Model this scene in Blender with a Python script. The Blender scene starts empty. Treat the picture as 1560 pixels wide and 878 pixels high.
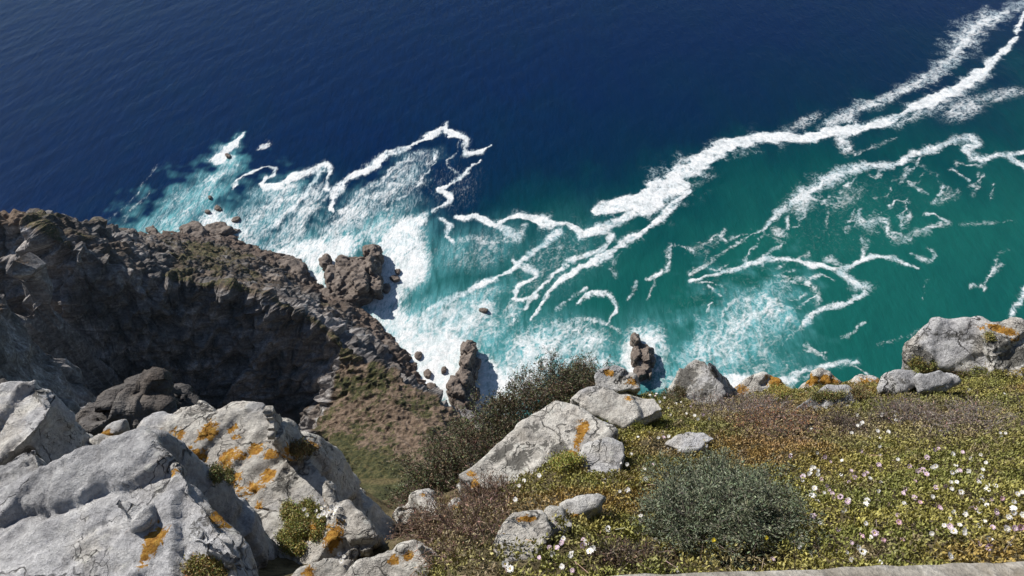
import bpy, bmesh, math, random
import numpy as np
from mathutils import Vector, Matrix
from mathutils.geometry import delaunay_2d_cdt

random.seed(7)
RNG = np.random.default_rng(11)
SC = bpy.context.scene
COL = SC.collection
R = math.radians

# ------------------------------------------------------------------ camera
F_PX, PITCH, EYE = 1201.0, R(42.0), np.array([0.0, 0.0, 180.0])
cam_d = bpy.data.cameras.new('camera')
cam_d.sensor_width = 36.0
cam_d.lens = 36.0 * F_PX / 1560.0
cam_d.clip_start = 0.05
cam_d.clip_end = 60000.0
cam = bpy.data.objects.new('camera', cam_d)
COL.objects.link(cam)
cam.location = EYE.tolist()
cam.rotation_euler = (R(90) - PITCH, 0, 0)
SC.camera = cam

# ------------------------------------------------------------------ sky, sun, exposure
SUN_EL, SUN_ROT = R(39.0), R(-55.0)
SUN = np.array([math.sin(SUN_ROT) * math.cos(SUN_EL), math.cos(SUN_ROT) * math.cos(SUN_EL), math.sin(SUN_EL)])
world = bpy.data.worlds.new('World')
SC.world = world
world.use_nodes = True
wn = world.node_tree
bg = wn.nodes['Background']
sky = wn.nodes.new('ShaderNodeTexSky')
sky.sky_type = 'NISHITA'
sky.sun_disc = False
sky.sun_elevation = SUN_EL
sky.sun_rotation = SUN_ROT
sky.altitude = 180.0
sky.dust_density = 0.4
sky.ozone_density = 2.0
wn.links.new(sky.outputs[0], bg.inputs[0])
bg.inputs[1].default_value = 0.066
sun_d = bpy.data.lights.new('sun', 'SUN')
sun_d.energy = 5.0
sun_d.angle = R(0.53)
sun_d.color = (1.0, 0.955, 0.88)
sun = bpy.data.objects.new('sun', sun_d)
COL.objects.link(sun)
sun.rotation_euler = Vector(SUN.tolist()).to_track_quat('Z', 'Y').to_euler()
sun.location = (0, 0, 400)
SC.view_settings.view_transform = 'Standard'
SC.view_settings.look = 'None'
SC.view_settings.exposure = 0.48
SC.view_settings.gamma = 1.0
SC.view_settings.use_curve_mapping = False
SC.cycles.max_bounces = 6

# ------------------------------------------------------------------ pixel <-> world
CP, SP = math.cos(PITCH), math.sin(PITCH)
def ray(px, py):
    u, v = (np.asarray(px, float) - 780) / F_PX, (439 - np.asarray(py, float)) / F_PX
    d = np.stack([u, CP + SP * v, -SP + CP * v], -1)
    return d
def at(px, py, d):                     # a point d metres away along the sight line
    r = ray(px, py)
    return EYE + r / np.linalg.norm(r, axis=-1, keepdims=True) * np.asarray(d, float)[..., None]
def at_z(px, py, z):                   # the sight line's point at height z
    r = ray(px, py)
    return EYE + r * ((np.asarray(z, float) - EYE[2]) / r[..., 2])[..., None]
def project(P):
    q = P - EYE
    dep = q[..., 1] * CP - q[..., 2] * SP
    up = q[..., 1] * SP + q[..., 2] * CP
    dep = np.maximum(dep, 1e-3)
    return 780 + F_PX * q[..., 0] / dep, 439 - F_PX * up / dep, dep

# ------------------------------------------------------------------ noise
_g3 = RNG.normal(size=(256, 3)); _g3 /= np.linalg.norm(_g3, axis=1, keepdims=True)
_g3 = _g3.astype(np.float32)
_a2 = RNG.uniform(0, 2 * math.pi, 256); _g2 = np.stack([np.cos(_a2), np.sin(_a2)], 1).astype(np.float32)
_pm = np.concatenate([RNG.permutation(256)] * 3).astype(np.int32)
_rv = RNG.uniform(-1, 1, (256, 4)).astype(np.float32)
def perlin3(P):
    P = P.astype(np.float32)
    I = np.floor(P); f = P - I; I = I.astype(np.int32) & 255
    w = f * f * f * (f * (f * 6 - 15) + 10)
    out = np.zeros(len(P), np.float32)
    for dx in (0, 1):
        wx = w[:, 0] if dx else 1 - w[:, 0]
        hx = _pm[I[:, 0] + dx]
        for dy in (0, 1):
            wy = w[:, 1] if dy else 1 - w[:, 1]
            hy = _pm[hx + I[:, 1] + dy]
            for dz in (0, 1):
                wz = w[:, 2] if dz else 1 - w[:, 2]
                g = _g3[_pm[hy + I[:, 2] + dz]]
                out += wx * wy * wz * ((f[:, 0] - dx) * g[:, 0] + (f[:, 1] - dy) * g[:, 1] + (f[:, 2] - dz) * g[:, 2])
    return out * 1.6
def perlin2(x, y):
    x = x.astype(np.float32); y = y.astype(np.float32)
    ix = np.floor(x); iy = np.floor(y); fx = x - ix; fy = y - iy
    ix = ix.astype(np.int32) & 255; iy = iy.astype(np.int32) & 255
    wx = fx * fx * fx * (fx * (fx * 6 - 15) + 10); wy = fy * fy * fy * (fy * (fy * 6 - 15) + 10)
    out = 0
    for dx in (0, 1):
        hx = _pm[ix + dx]
        for dy in (0, 1):
            g = _g2[_pm[hx + iy + dy]]
            out = out + (wx if dx else 1 - wx) * (wy if dy else 1 - wy) * ((fx - dx) * g[..., 0] + (fy - dy) * g[..., 1])
    return out * 1.5
def fbm3(P, n=4, lac=2.03, g=0.5, ridge=False):
    o = np.zeros(len(P), np.float32); a = 1.0; t = 0
    for k in range(n):
        v = perlin3(P * lac ** k + 17.3 * k)
        o += a * ((1 - 2 * np.abs(v)) if ridge else v); t += a; a *= g
    return o / t
def fbm2(x, y, n=4, lac=2.03, g=0.5):
    o = 0; a = 1.0; t = 0
    for k in range(n):
        o = o + a * perlin2(x * lac ** k + 13.7 * k, y * lac ** k - 7.1 * k); t += a; a *= g
    return o / t
def cells3(P, tilt=0.0):               # blocky noise: a constant (plus a tilted plane) for each cell
    P = P.astype(np.float32)
    I = np.floor(P - 0.5)
    best = np.full(len(P), 1e9, np.float32); sec = best.copy(); val = np.zeros(len(P), np.float32)
    for dx in (0, 1):
        for dy in (0, 1):
            for dz in (0, 1):
                C = I + (dx, dy, dz)
                c = C.astype(np.int32) & 255
                h = _pm[_pm[_pm[c[:, 0]] + c[:, 1]] + c[:, 2]]
                q = P - (C + 0.5 + 0.42 * _rv[h, :3])
                d = (q * q).sum(1)
                v = _rv[h, 3] + tilt * (q * _g3[h]).sum(1)
                m = d < best
                sec = np.where(m, best, np.minimum(sec, d))
                val = np.where(m, v, val); best = np.where(m, d, best)
    return val, np.sqrt(sec) - np.sqrt(best)
def sstep(a, b, x):
    t = np.clip((x - a) / (b - a), 0, 1)
    return t * t * (3 - 2 * t)

# ------------------------------------------------------------------ mesh helpers
def np_mesh(name, V, faces, smooth=False, mats=None, midx=None):
    """faces: list of (n,k) integer arrays"""
    me = bpy.data.meshes.new(name)
    V = np.ascontiguousarray(V, np.float32)
    me.vertices.add(len(V)); me.vertices.foreach_set('co', V.ravel())
    loops = np.concatenate([f.ravel() for f in faces]).astype(np.int32)
    tot = np.concatenate([np.full(len(f), f.shape[1], np.int32) for f in faces])
    start = np.concatenate([[0], np.cumsum(tot)[:-1]]).astype(np.int32)
    me.loops.add(len(loops)); me.loops.foreach_set('vertex_index', loops)
    me.polygons.add(len(tot)); me.polygons.foreach_set('loop_start', start)
    try: me.polygons.foreach_set('loop_total', tot)
    except Exception: pass
    if midx is not None: me.polygons.foreach_set('material_index', np.asarray(midx, np.int32))
    me.polygons.foreach_set('use_smooth', np.full(len(tot), smooth))
    me.update(calc_edges=True)
    for m in (mats or []): me.materials.append(m)
    return me
def fattr(me, name, a):
    a = np.ascontiguousarray(a, np.float32)
    if a.ndim == 2:
        at_ = me.attributes.new(name, 'FLOAT_COLOR', 'POINT')
        c = np.ones((len(a), 4), np.float32); c[:, :3] = a[:, :3]
        at_.data.foreach_set('color', c.ravel())
    else:
        at_ = me.attributes.new(name, 'FLOAT', 'POINT'); at_.data.foreach_set('value', a)
def link(name, me, parent=None, loc=None):
    o = bpy.data.objects.new(name, me); COL.objects.link(o)
    if parent is not None: o.parent = parent
    if loc is not None: o.location = [float(t) for t in loc]
    return o
def tag(o, label=None, cat=None, group=None, kind=None):
    if label: o['label'] = label
    if cat: o['category'] = cat
    if group: o['group'] = group
    if kind: o['kind'] = kind
    return o
def grid_faces(nx, ny):
    i = np.arange(nx * ny).reshape(ny, nx)
    return np.stack([i[:-1, :-1], i[:-1, 1:], i[1:, 1:], i[1:, :-1]], -1).reshape(-1, 4)
def verts_of(me):
    V = np.empty(len(me.vertices) * 3, np.float32); me.vertices.foreach_get('co', V); return V.reshape(-1, 3)
def normals_of(me):
    V = np.empty(len(me.vertices) * 3, np.float32); me.vertices.foreach_get('normal', V); return V.reshape(-1, 3)

def tin(P, x, y):
    """height at (x, y) over the triangulated points P (n,3)"""
    P = np.asarray(P, float)
    vs, _, fs, *_ = delaunay_2d_cdt([Vector((p[0], p[1])) for p in P], [], [], 0, 1e-6)
    z = np.full(x.shape, np.nan)
    vs = np.array([[v.x, v.y] for v in vs])
    idx = [int(np.argmin(((P[:, :2] - v) ** 2).sum(1))) for v in vs]
    for f in fs:
        a, b, c = [vs[k] for k in f]; za, zb, zc = [P[idx[k], 2] for k in f]
        m = (x >= min(a[0], b[0], c[0])) & (x <= max(a[0], b[0], c[0])) & (y >= min(a[1], b[1], c[1])) & (y <= max(a[1], b[1], c[1]))
        if not m.any(): continue
        X, Y = x[m], y[m]
        den = (b[1] - c[1]) * (a[0] - c[0]) + (c[0] - b[0]) * (a[1] - c[1])
        if abs(den) < 1e-9: continue
        l0 = ((b[1] - c[1]) * (X - c[0]) + (c[0] - b[0]) * (Y - c[1])) / den
        l1 = ((c[1] - a[1]) * (X - c[0]) + (a[0] - c[0]) * (Y - c[1])) / den
        l2 = 1 - l0 - l1
        ok = (l0 >= -1e-6) & (l1 >= -1e-6) & (l2 >= -1e-6)
        zz = z[m]; zz[ok] = (l0 * za + l1 * zb + l2 * zc)[ok]; z[m] = zz
    return z
def blur(a, n):
    for _ in range(n):
        p = np.pad(a, 1, mode='edge')
        a = (p[1:-1, 1:-1] * 2 + p[:-2, 1:-1] + p[2:, 1:-1] + p[1:-1, :-2] + p[1:-1, 2:]) / 6
    return a

# ------------------------------------------------------------------ materials
class NT:
    def __init__(s, name):
        s.m = bpy.data.materials.new(name); s.m.use_nodes = True
        s.t = s.m.node_tree; s.p = s.t.nodes['Principled BSDF']
        s.tc = s.t.nodes.new('ShaderNodeTexCoord')
    def n(s, typ, **kw):
        o = s.t.nodes.new('ShaderNode' + typ)
        for k, v in kw.items(): setattr(o, k, v)
        return o
    def set(s, sock, v):
        if hasattr(v, 'is_output') or isinstance(v, bpy.types.NodeSocket): s.t.links.new(v, sock)
        else: sock.default_value = v
    def noise(s, scale, detail=4, rough=0.55, vec=None, dist=0.0, out=0):
        o = s.n('TexNoise'); o.inputs['Scale'].default_value = scale; o.inputs['Detail'].default_value = detail
        o.inputs['Roughness'].default_value = rough; o.inputs['Distortion'].default_value = dist
        s.set(o.inputs['Vector'], vec if vec is not None else s.tc.outputs['Object']); return o.outputs[out]
    def voro(s, scale, feature='F1', vec=None, out='Distance'):
        o = s.n('TexVoronoi'); o.feature = feature; o.inputs['Scale'].default_value = scale
        s.set(o.inputs['Vector'], vec if vec is not None else s.tc.outputs['Object']); return o.outputs[out]
    def mapping(s, scale=(1, 1, 1), rot=(0, 0, 0), loc=(0, 0, 0)):
        o = s.n('Mapping'); s.t.links.new(s.tc.outputs['Object'], o.inputs[0])
        o.inputs['Scale'].default_value = scale; o.inputs['Rotation'].default_value = rot; o.inputs['Location'].default_value = loc
        return o.outputs[0]
    def math(s, op, a, b=0.0, c=None, clamp=False):
        o = s.n('Math', operation=op); o.use_clamp = clamp
        s.set(o.inputs[0], a); s.set(o.inputs[1], b)
        if c is not None: s.set(o.inputs[2], c)
        return o.outputs[0]
    def rng(s, x, a, b, c=0.0, d=1.0, smooth=True):
        o = s.n('MapRange'); o.interpolation_type = 'SMOOTHSTEP' if smooth else 'LINEAR'
        s.set(o.inputs[0], x)
        for k, v in zip((1, 2, 3, 4), (a, b, c, d)): s.set(o.inputs[k], v)
        return o.outputs[0]
    def mix(s, f, a, b):
        o = s.n('Mix', data_type='RGBA'); s.set(o.inputs[0], f)
        for k, v in ((6, a), (7, b)):
            s.set(o.inputs[k], tuple(v) + (1,) if isinstance(v, tuple) and len(v) == 3 else v)
        return o.outputs[2]
    def mul(s, col, f):
        o = s.n('VectorMath', operation='SCALE'); s.set(o.inputs[0], tuple(col) if isinstance(col, tuple) else col); s.set(o.inputs[3], f); return o.outputs[0]
    def attr(s, name, out='Fac'):
        o = s.n('Attribute'); o.attribute_name = name; return o.outputs[out]
    def ramp(s, x, stops):
        o = s.n('ValToRGB'); s.set(o.inputs[0], x); e = o.color_ramp.elements
        while len(e) < len(stops): e.new(0.5)
        for k, (p, c) in enumerate(stops): e[k].position = p; e[k].color = tuple(c) + (1,)
        return o.outputs[0]
    def bump(s, h, strength, dist, normal=None):
        o = s.n('Bump'); o.inputs['Strength'].default_value = strength; o.inputs['Distance'].default_value = dist
        s.set(o.inputs['Height'], h)
        if normal is not None: s.set(o.inputs['Normal'], normal)
        return o.outputs[0]
    def done(s, col, rough=0.8, normal=None, spec=None, **kw):
        s.set(s.p.inputs['Base Color'], tuple(col) + (1,) if isinstance(col, tuple) and len(col) == 3 else col)
        s.set(s.p.inputs['Roughness'], rough)
        if normal is not None: s.set(s.p.inputs['Normal'], normal)
        if spec is not None: s.p.inputs['Specular IOR Level'].default_value = spec
        return s.m

def mat_sea():
    s = NT('sea_water')
    calm = s.attr('calm'); fo, fi, sh, ae = s.attr('foam'), s.attr('film'), s.attr('shallow'), s.attr('aerated')
    big = s.noise(0.012, 3); streak = s.mapping((0.50, 0.085, 1), (0, 0, R(-33)))
    st = s.noise(1.0, 6, 0.62, streak, 0.6)
    patch = s.noise(1.0, 4, 0.6, s.mapping((0.05, 0.016, 1), (0, 0, R(-50))), 0.4)
    t = s.math('ADD', sh, s.rng(big, 0.3, 0.7, -0.07, 0.07))
    t = s.math('ADD', t, s.rng(patch, 0.3, 0.7, -0.06, 0.06))
    water = s.ramp(t, [(0.0, (0.0002, 0.0105, 0.047)), (0.36, (0.0002, 0.0150, 0.040)), (0.66, (0.0010, 0.044, 0.050)), (1.0, (0.006, 0.084, 0.073))])
    water = s.mul(water, s.rng(st, 0.3, 0.7, s.rng(calm, 0, 1, .82, .94), s.rng(calm, 0, 1, 1.18, 1.06)))
    # milky water full of bubbles
    a = s.math('MULTIPLY', ae, s.rng(st, 0.32, 0.66, 0.45, 1.2), clamp=True)
    water = s.mix(a, water, (0.10, 0.33, 0.36))
    d1 = s.noise(0.8, 7, 0.72, None, 0.9); d2 = s.noise(2.6, 4, 0.7)
    fib = s.noise(1.0, 7, 0.74, s.mapping((1.15, 0.26, 1), (0, 0, R(-30))), 1.1)
    fib2 = s.noise(0.55, 8, 0.70, s.mapping((1.0, 0.75, 1), (0, 0, R(30))), 1.6)
    mx = s.n('Mix', data_type='FLOAT'); s.set(mx.inputs[0], calm); s.set(mx.inputs[2], fib); s.set(mx.inputs[3], fib2); fib = mx.outputs[0]
    d = s.math('ADD', s.math('MULTIPLY', d1, 0.45), s.math('MULTIPLY', fib, 0.55))
    f = s.math('ADD', fo, s.math('MULTIPLY', s.math('SUBTRACT', d, 0.5), s.rng(calm, 0, 1, 1.5, 0.8)))
    fm = s.math('MULTIPLY', s.rng(f, -0.12, 0.78), s.rng(s.noise(0.22, 5, 0.65), 0.36, 0.60, s.rng(calm, 0, 1, 0.7, 0.52), 1.0))
    # thin broken film of bubbles trailing round the foam
    film = s.math('MULTIPLY', fi, s.rng(s.math('ADD', fib, s.math('MULTIPLY', s.math('SUBTRACT', fi, 0.5), 0.16)), 0.44, 0.66))
    water = s.mix(s.math('MULTIPLY', film, 0.72), water, (0.52, 0.62, 0.66))
    tex = s.rng(s.math('ADD', s.math('MULTIPLY', d, 0.6), s.math('MULTIPLY', d2, 0.4)), 0.36, 0.64, 0.50, 0.86)
    foamc = s.mul((0.985, 0.995, 1.0), tex)
    colr = s.mix(fm, water, foamc)
    wv = s.mapping((0.45, 0.14, 1), (0, 0, R(-38)))
    w1 = s.noise(0.8, 6, 0.66, wv, 0.5); w2 = s.noise(3.2, 3, 0.6, wv)
    h = s.math('ADD', w1, s.math('MULTIPLY', w2, 0.18))
    h = s.math('ADD', h, s.math('MULTIPLY', fm, s.math('MULTIPLY', d, 0.16)))
    s.p.inputs['IOR'].default_value = 1.33
    return s.done(colr, s.rng(fm, 0, 1, 0.14, 0.9), s.bump(h, 0.26, 1.2), SEA_SPEC)
SEA_SPEC = 0.08

def mat_cliff():
    s = NT('cliff_rock')
    veg, red, wet = s.attr('veg'), s.attr('red'), s.attr('wet')
    strata = s.mapping((0.07, 0.55, 0.8), (R(28), R(24), R(10)))
    n1 = s.noise(1.0, 8, 0.62, strata, 0.7); n2 = s.noise(1.7, 6, 0.65); n3 = s.noise(0.22, 4)
    v = s.math('ADD', s.math('MULTIPLY', n1, 0.6), s.math('MULTIPLY', n2, 0.4))
    rock = s.ramp(v, [(0.33, (0.050, 0.047, 0.048)), (0.46, (0.13, 0.12, 0.118)), (0.56, (0.22, 0.21, 0.205)), (0.68, (0.46, 0.45, 0.44))])
    brown = s.ramp(v, [(0.30, (0.04, 0.030, 0.024)), (0.5, (0.13, 0.098, 0.074)), (0.7, (0.23, 0.18, 0.14))])
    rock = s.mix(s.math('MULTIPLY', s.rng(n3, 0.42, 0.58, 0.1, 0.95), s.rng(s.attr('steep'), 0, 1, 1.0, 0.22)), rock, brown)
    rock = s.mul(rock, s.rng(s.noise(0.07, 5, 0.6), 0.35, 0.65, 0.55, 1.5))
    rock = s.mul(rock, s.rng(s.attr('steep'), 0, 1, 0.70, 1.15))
    wetc = s.ramp(v, [(0.3, (0.04, 0.03, 0.025)), (0.7, (0.20, 0.15, 0.12))])
    rock = s.mix(wet, rock, wetc)
    g = s.noise(0.9, 6, 0.7)
    green = s.ramp(g, [(0.34, (0.016, 0.019, 0.008)), (0.5, (0.050, 0.052, 0.017)), (0.66, (0.115, 0.092, 0.040))])
    soil = s.ramp(g, [(0.33, (0.06, 0.043, 0.030)), (0.5, (0.14, 0.098, 0.068)), (0.66, (0.22, 0.165, 0.125))])
    vg = s.mix(s.rng(s.math('ADD', red, s.math('MULTIPLY', s.math('SUBTRACT', n2, 0.5), 1.6)), 0.35, 0.65), green, soil)
    k = s.rng(s.math('ADD', veg, s.math('MULTIPLY', s.math('SUBTRACT', n2, 0.5), 1.5)), 0.35, 0.65)
    c = s.mix(k, rock, vg)
    b = s.bump(s.math('ADD', n1, s.math('MULTIPLY', n2, 0.3)), 0.8, 1.0)
    b = s.bump(s.noise(5.0, 4, 0.7), 0.5, 0.25, b)
    return s.done(c, 0.9, b, 0.25)

def mat_searock():
    s = NT('sea_rock')
    strata = s.mapping((0.35, 0.5, 1.2), (R(20), R(30), 0))
    n1 = s.noise(1.0, 8, 0.62, strata, 0.5); n2 = s.noise(2.4, 5, 0.65)
    v = s.math('ADD', s.math('MULTIPLY', n1, 0.6), s.math('MULTIPLY', n2, 0.4))
    c = s.ramp(v, [(0.30, (0.035, 0.027, 0.023)), (0.47, (0.12, 0.092, 0.075)), (0.58, (0.19, 0.155, 0.13)), (0.72, (0.33, 0.30, 0.27))])
    b = s.bump(v, 0.9, 0.8)
    return s.done(c, 0.8, b, 0.35)

def mat_fgrock(name, warm=0.0, darkl=0.5, orange=0.0):
    """pale quartzite: grey ground colour, black crust lichen, pale crust lichen, orange lichen where painted"""
    s = NT(name)
    oi = s.n('ObjectInfo'); off = s.n('VectorMath', operation='MULTIPLY_ADD')
    s.t.links.new(oi.outputs['Random'], off.inputs[0]); off.inputs[1].default_value = (37, 53, 71)
    s.t.links.new(s.tc.outputs['Object'], off.inputs[2]); vec = off.outputs[0]
    li, dk = s.attr('orange'), s.attr('dark')
    n1 = s.noise(2.2, 6, 0.6, vec, 0.4); n2 = s.noise(9, 8, 0.68, vec, 0.3); n3 = s.noise(45, 5, 0.7, vec)
    n4 = s.noise(26, 6, 0.75, vec, 1.0)
    g0 = s.ramp(n2, [(0.28, (0.23, 0.227, 0.235)), (0.42, (0.37, 0.365, 0.375)), (0.58, (0.475, 0.47, 0.475)), (0.75, (0.60, 0.59, 0.575))])
    g1 = s.ramp(n2, [(0.28, (0.29, 0.265, 0.235)), (0.46, (0.47, 0.44, 0.40)), (0.68, (0.62, 0.60, 0.55))])
    c = s.mix(s.rng(s.math('ADD', n1, warm), 0.42, 0.62), g0, g1)
    c = s.mul(c, s.rng(n3, 0.3, 0.7, 0.74, 1.18))
    c = s.mul(c, s.rng(s.noise(1.3, 5, 0.7, vec, 0.5), 0.35, 0.62, 0.80, 1.14))
    # pale crust spots
    vp = s.voro(16, 'F1', vec)
    pale = s.math('MULTIPLY', s.rng(vp, 0.30, 0.22), s.rng(n1, 0.50, 0.58))
    c = s.mix(s.math('MULTIPLY', pale, 0.65), c, (0.58, 0.57, 0.52))
    # black crust lichen, patchy with ragged edges
    bl = s.math('ADD', s.math('MULTIPLY', n4, 0.55), s.math('MULTIPLY', n1, 0.45))
    bl = s.math('ADD', bl, s.math('MULTIPLY', dk, 0.15))
    m = s.rng(bl, 0.645 - 0.05 * darkl, 0.68 - 0.05 * darkl)
    c = s.mix(s.math('MULTIPLY', m, 0.8), c, (0.065, 0.062, 0.055))
    # hairline cracks
    wob = s.n('VectorMath', operation='MULTIPLY_ADD'); s.t.links.new(s.noise(3, 4, 0.6, vec, 0, 1), wob.inputs[0])
    wob.inputs[1].default_value = (0.5, 0.5, 0.5); s.t.links.new(vec, wob.inputs[2])
    ck = s.voro(2.1, 'DISTANCE_TO_EDGE', wob.outputs[0])
    ck2 = s.voro(5.2, 'DISTANCE_TO_EDGE', wob.outputs[0])
    crack = s.math('MAXIMUM', s.math('MULTIPLY', s.rng(ck, 0.020, 0.0), s.rng(n2, 0.40, 0.58)), s.math('MULTIPLY', s.rng(ck2, 0.016, 0.0), s.rng(n1, 0.50, 0.60)))
    c = s.mix(s.math('MULTIPLY', crack, 0.85), c, (0.05, 0.045, 0.04))
    # orange lichen
    nl = s.math('ADD', s.math('MULTIPLY', n4, 0.5), s.math('MULTIPLY', s.noise(7.5, 6, 0.7, vec, 0.8), 0.5))
    om = s.math('MULTIPLY', s.rng(s.math('ADD', li, s.math('MULTIPLY', s.math('SUBTRACT', nl, 0.5), 5.0)), 0.54, 0.68), s.rng(li, 0.02, 0.12))
    om = s.math('MAXIMUM', om, s.math('MULTIPLY', s.math('MULTIPLY', s.rng(nl, 0.60, 0.66), s.rng(s.noise(1.7, 3, 0.5, vec), 0.50, 0.60)), 0.8 if warm > 0 else 0.25))
    oc = s.ramp(n3, [(0.3, (0.15, 0.075, 0.015)), (0.48, (0.34, 0.160, 0.022)), (0.6, (0.45, 0.25, 0.045)), (0.72, (0.48, 0.36, 0.14))])
    c = s.mix(om, c, oc)
    h = s.math('ADD', s.math('MULTIPLY', n2, 1.0), s.math('MULTIPLY', n3, 0.35))
    h = s.math('SUBTRACT', h, s.math('MULTIPLY', crack, 1.0))
    b = s.bump(h, 1.0, 0.05)
    b = s.bump(s.noise(110, 4, 0.75, vec), 0.7, 0.010, b)
    return s.done(c, 0.88, b, 0.25)

def mat_leaf(name, rough=0.55, spec=0.35):
    s = NT(name)
    return s.done(s.attr('col', 'Color'), rough, None, spec)
def mat_soil():
    s = NT('soil')
    n = s.noise(14, 6, 0.7)
    c = s.ramp(n, [(0.3, (0.05, 0.042, 0.022)), (0.5, (0.11, 0.09, 0.05)), (0.7, (0.17, 0.14, 0.08))])
    return s.done(c, 0.95, s.bump(n, 1.0, 0.05), 0.1)
def mat_wall():
    s = NT('coping_stone')
    n1 = s.noise(18, 6, 0.65); n2 = s.noise(70, 5, 0.7); n3 = s.noise(5, 4)
    c = s.ramp(n1, [(0.3, (0.13, 0.115, 0.095)), (0.5, (0.25, 0.23, 0.20)), (0.64, (0.36, 0.34, 0.31)), (0.72, (0.62, 0.61, 0.58))])
    c = s.mul(c, s.rng(n2, 0.3, 0.7, 0.65, 1.3))
    c = s.mix(s.rng(n3, 0.55, 0.7, 0, 0.6), c, (0.16, 0.12, 0.07))
    return s.done(c, 0.9, s.bump(s.math('ADD', n1, s.math('MULTIPLY', n2, 0.5)), 0.8, 0.012), 0.25)
M_SEA, M_CLIFF, M_SROCK = mat_sea(), mat_cliff(), mat_searock()
M_ROCK = mat_fgrock('pale_rock', -0.07, 0.4); M_ROCKW = mat_fgrock('warm_rock', 0.10, 0.8); M_ROCKD = mat_fgrock('crusted_rock', 0.03, 1.5)
M_LEAF, M_SOIL, M_WALL = mat_leaf('leaves'), mat_soil(), mat_wall()
M_TWIG = mat_leaf('twigs', 0.85, 0.15)
M_PETAL = mat_leaf('petals', 0.6, 0.2)

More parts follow.
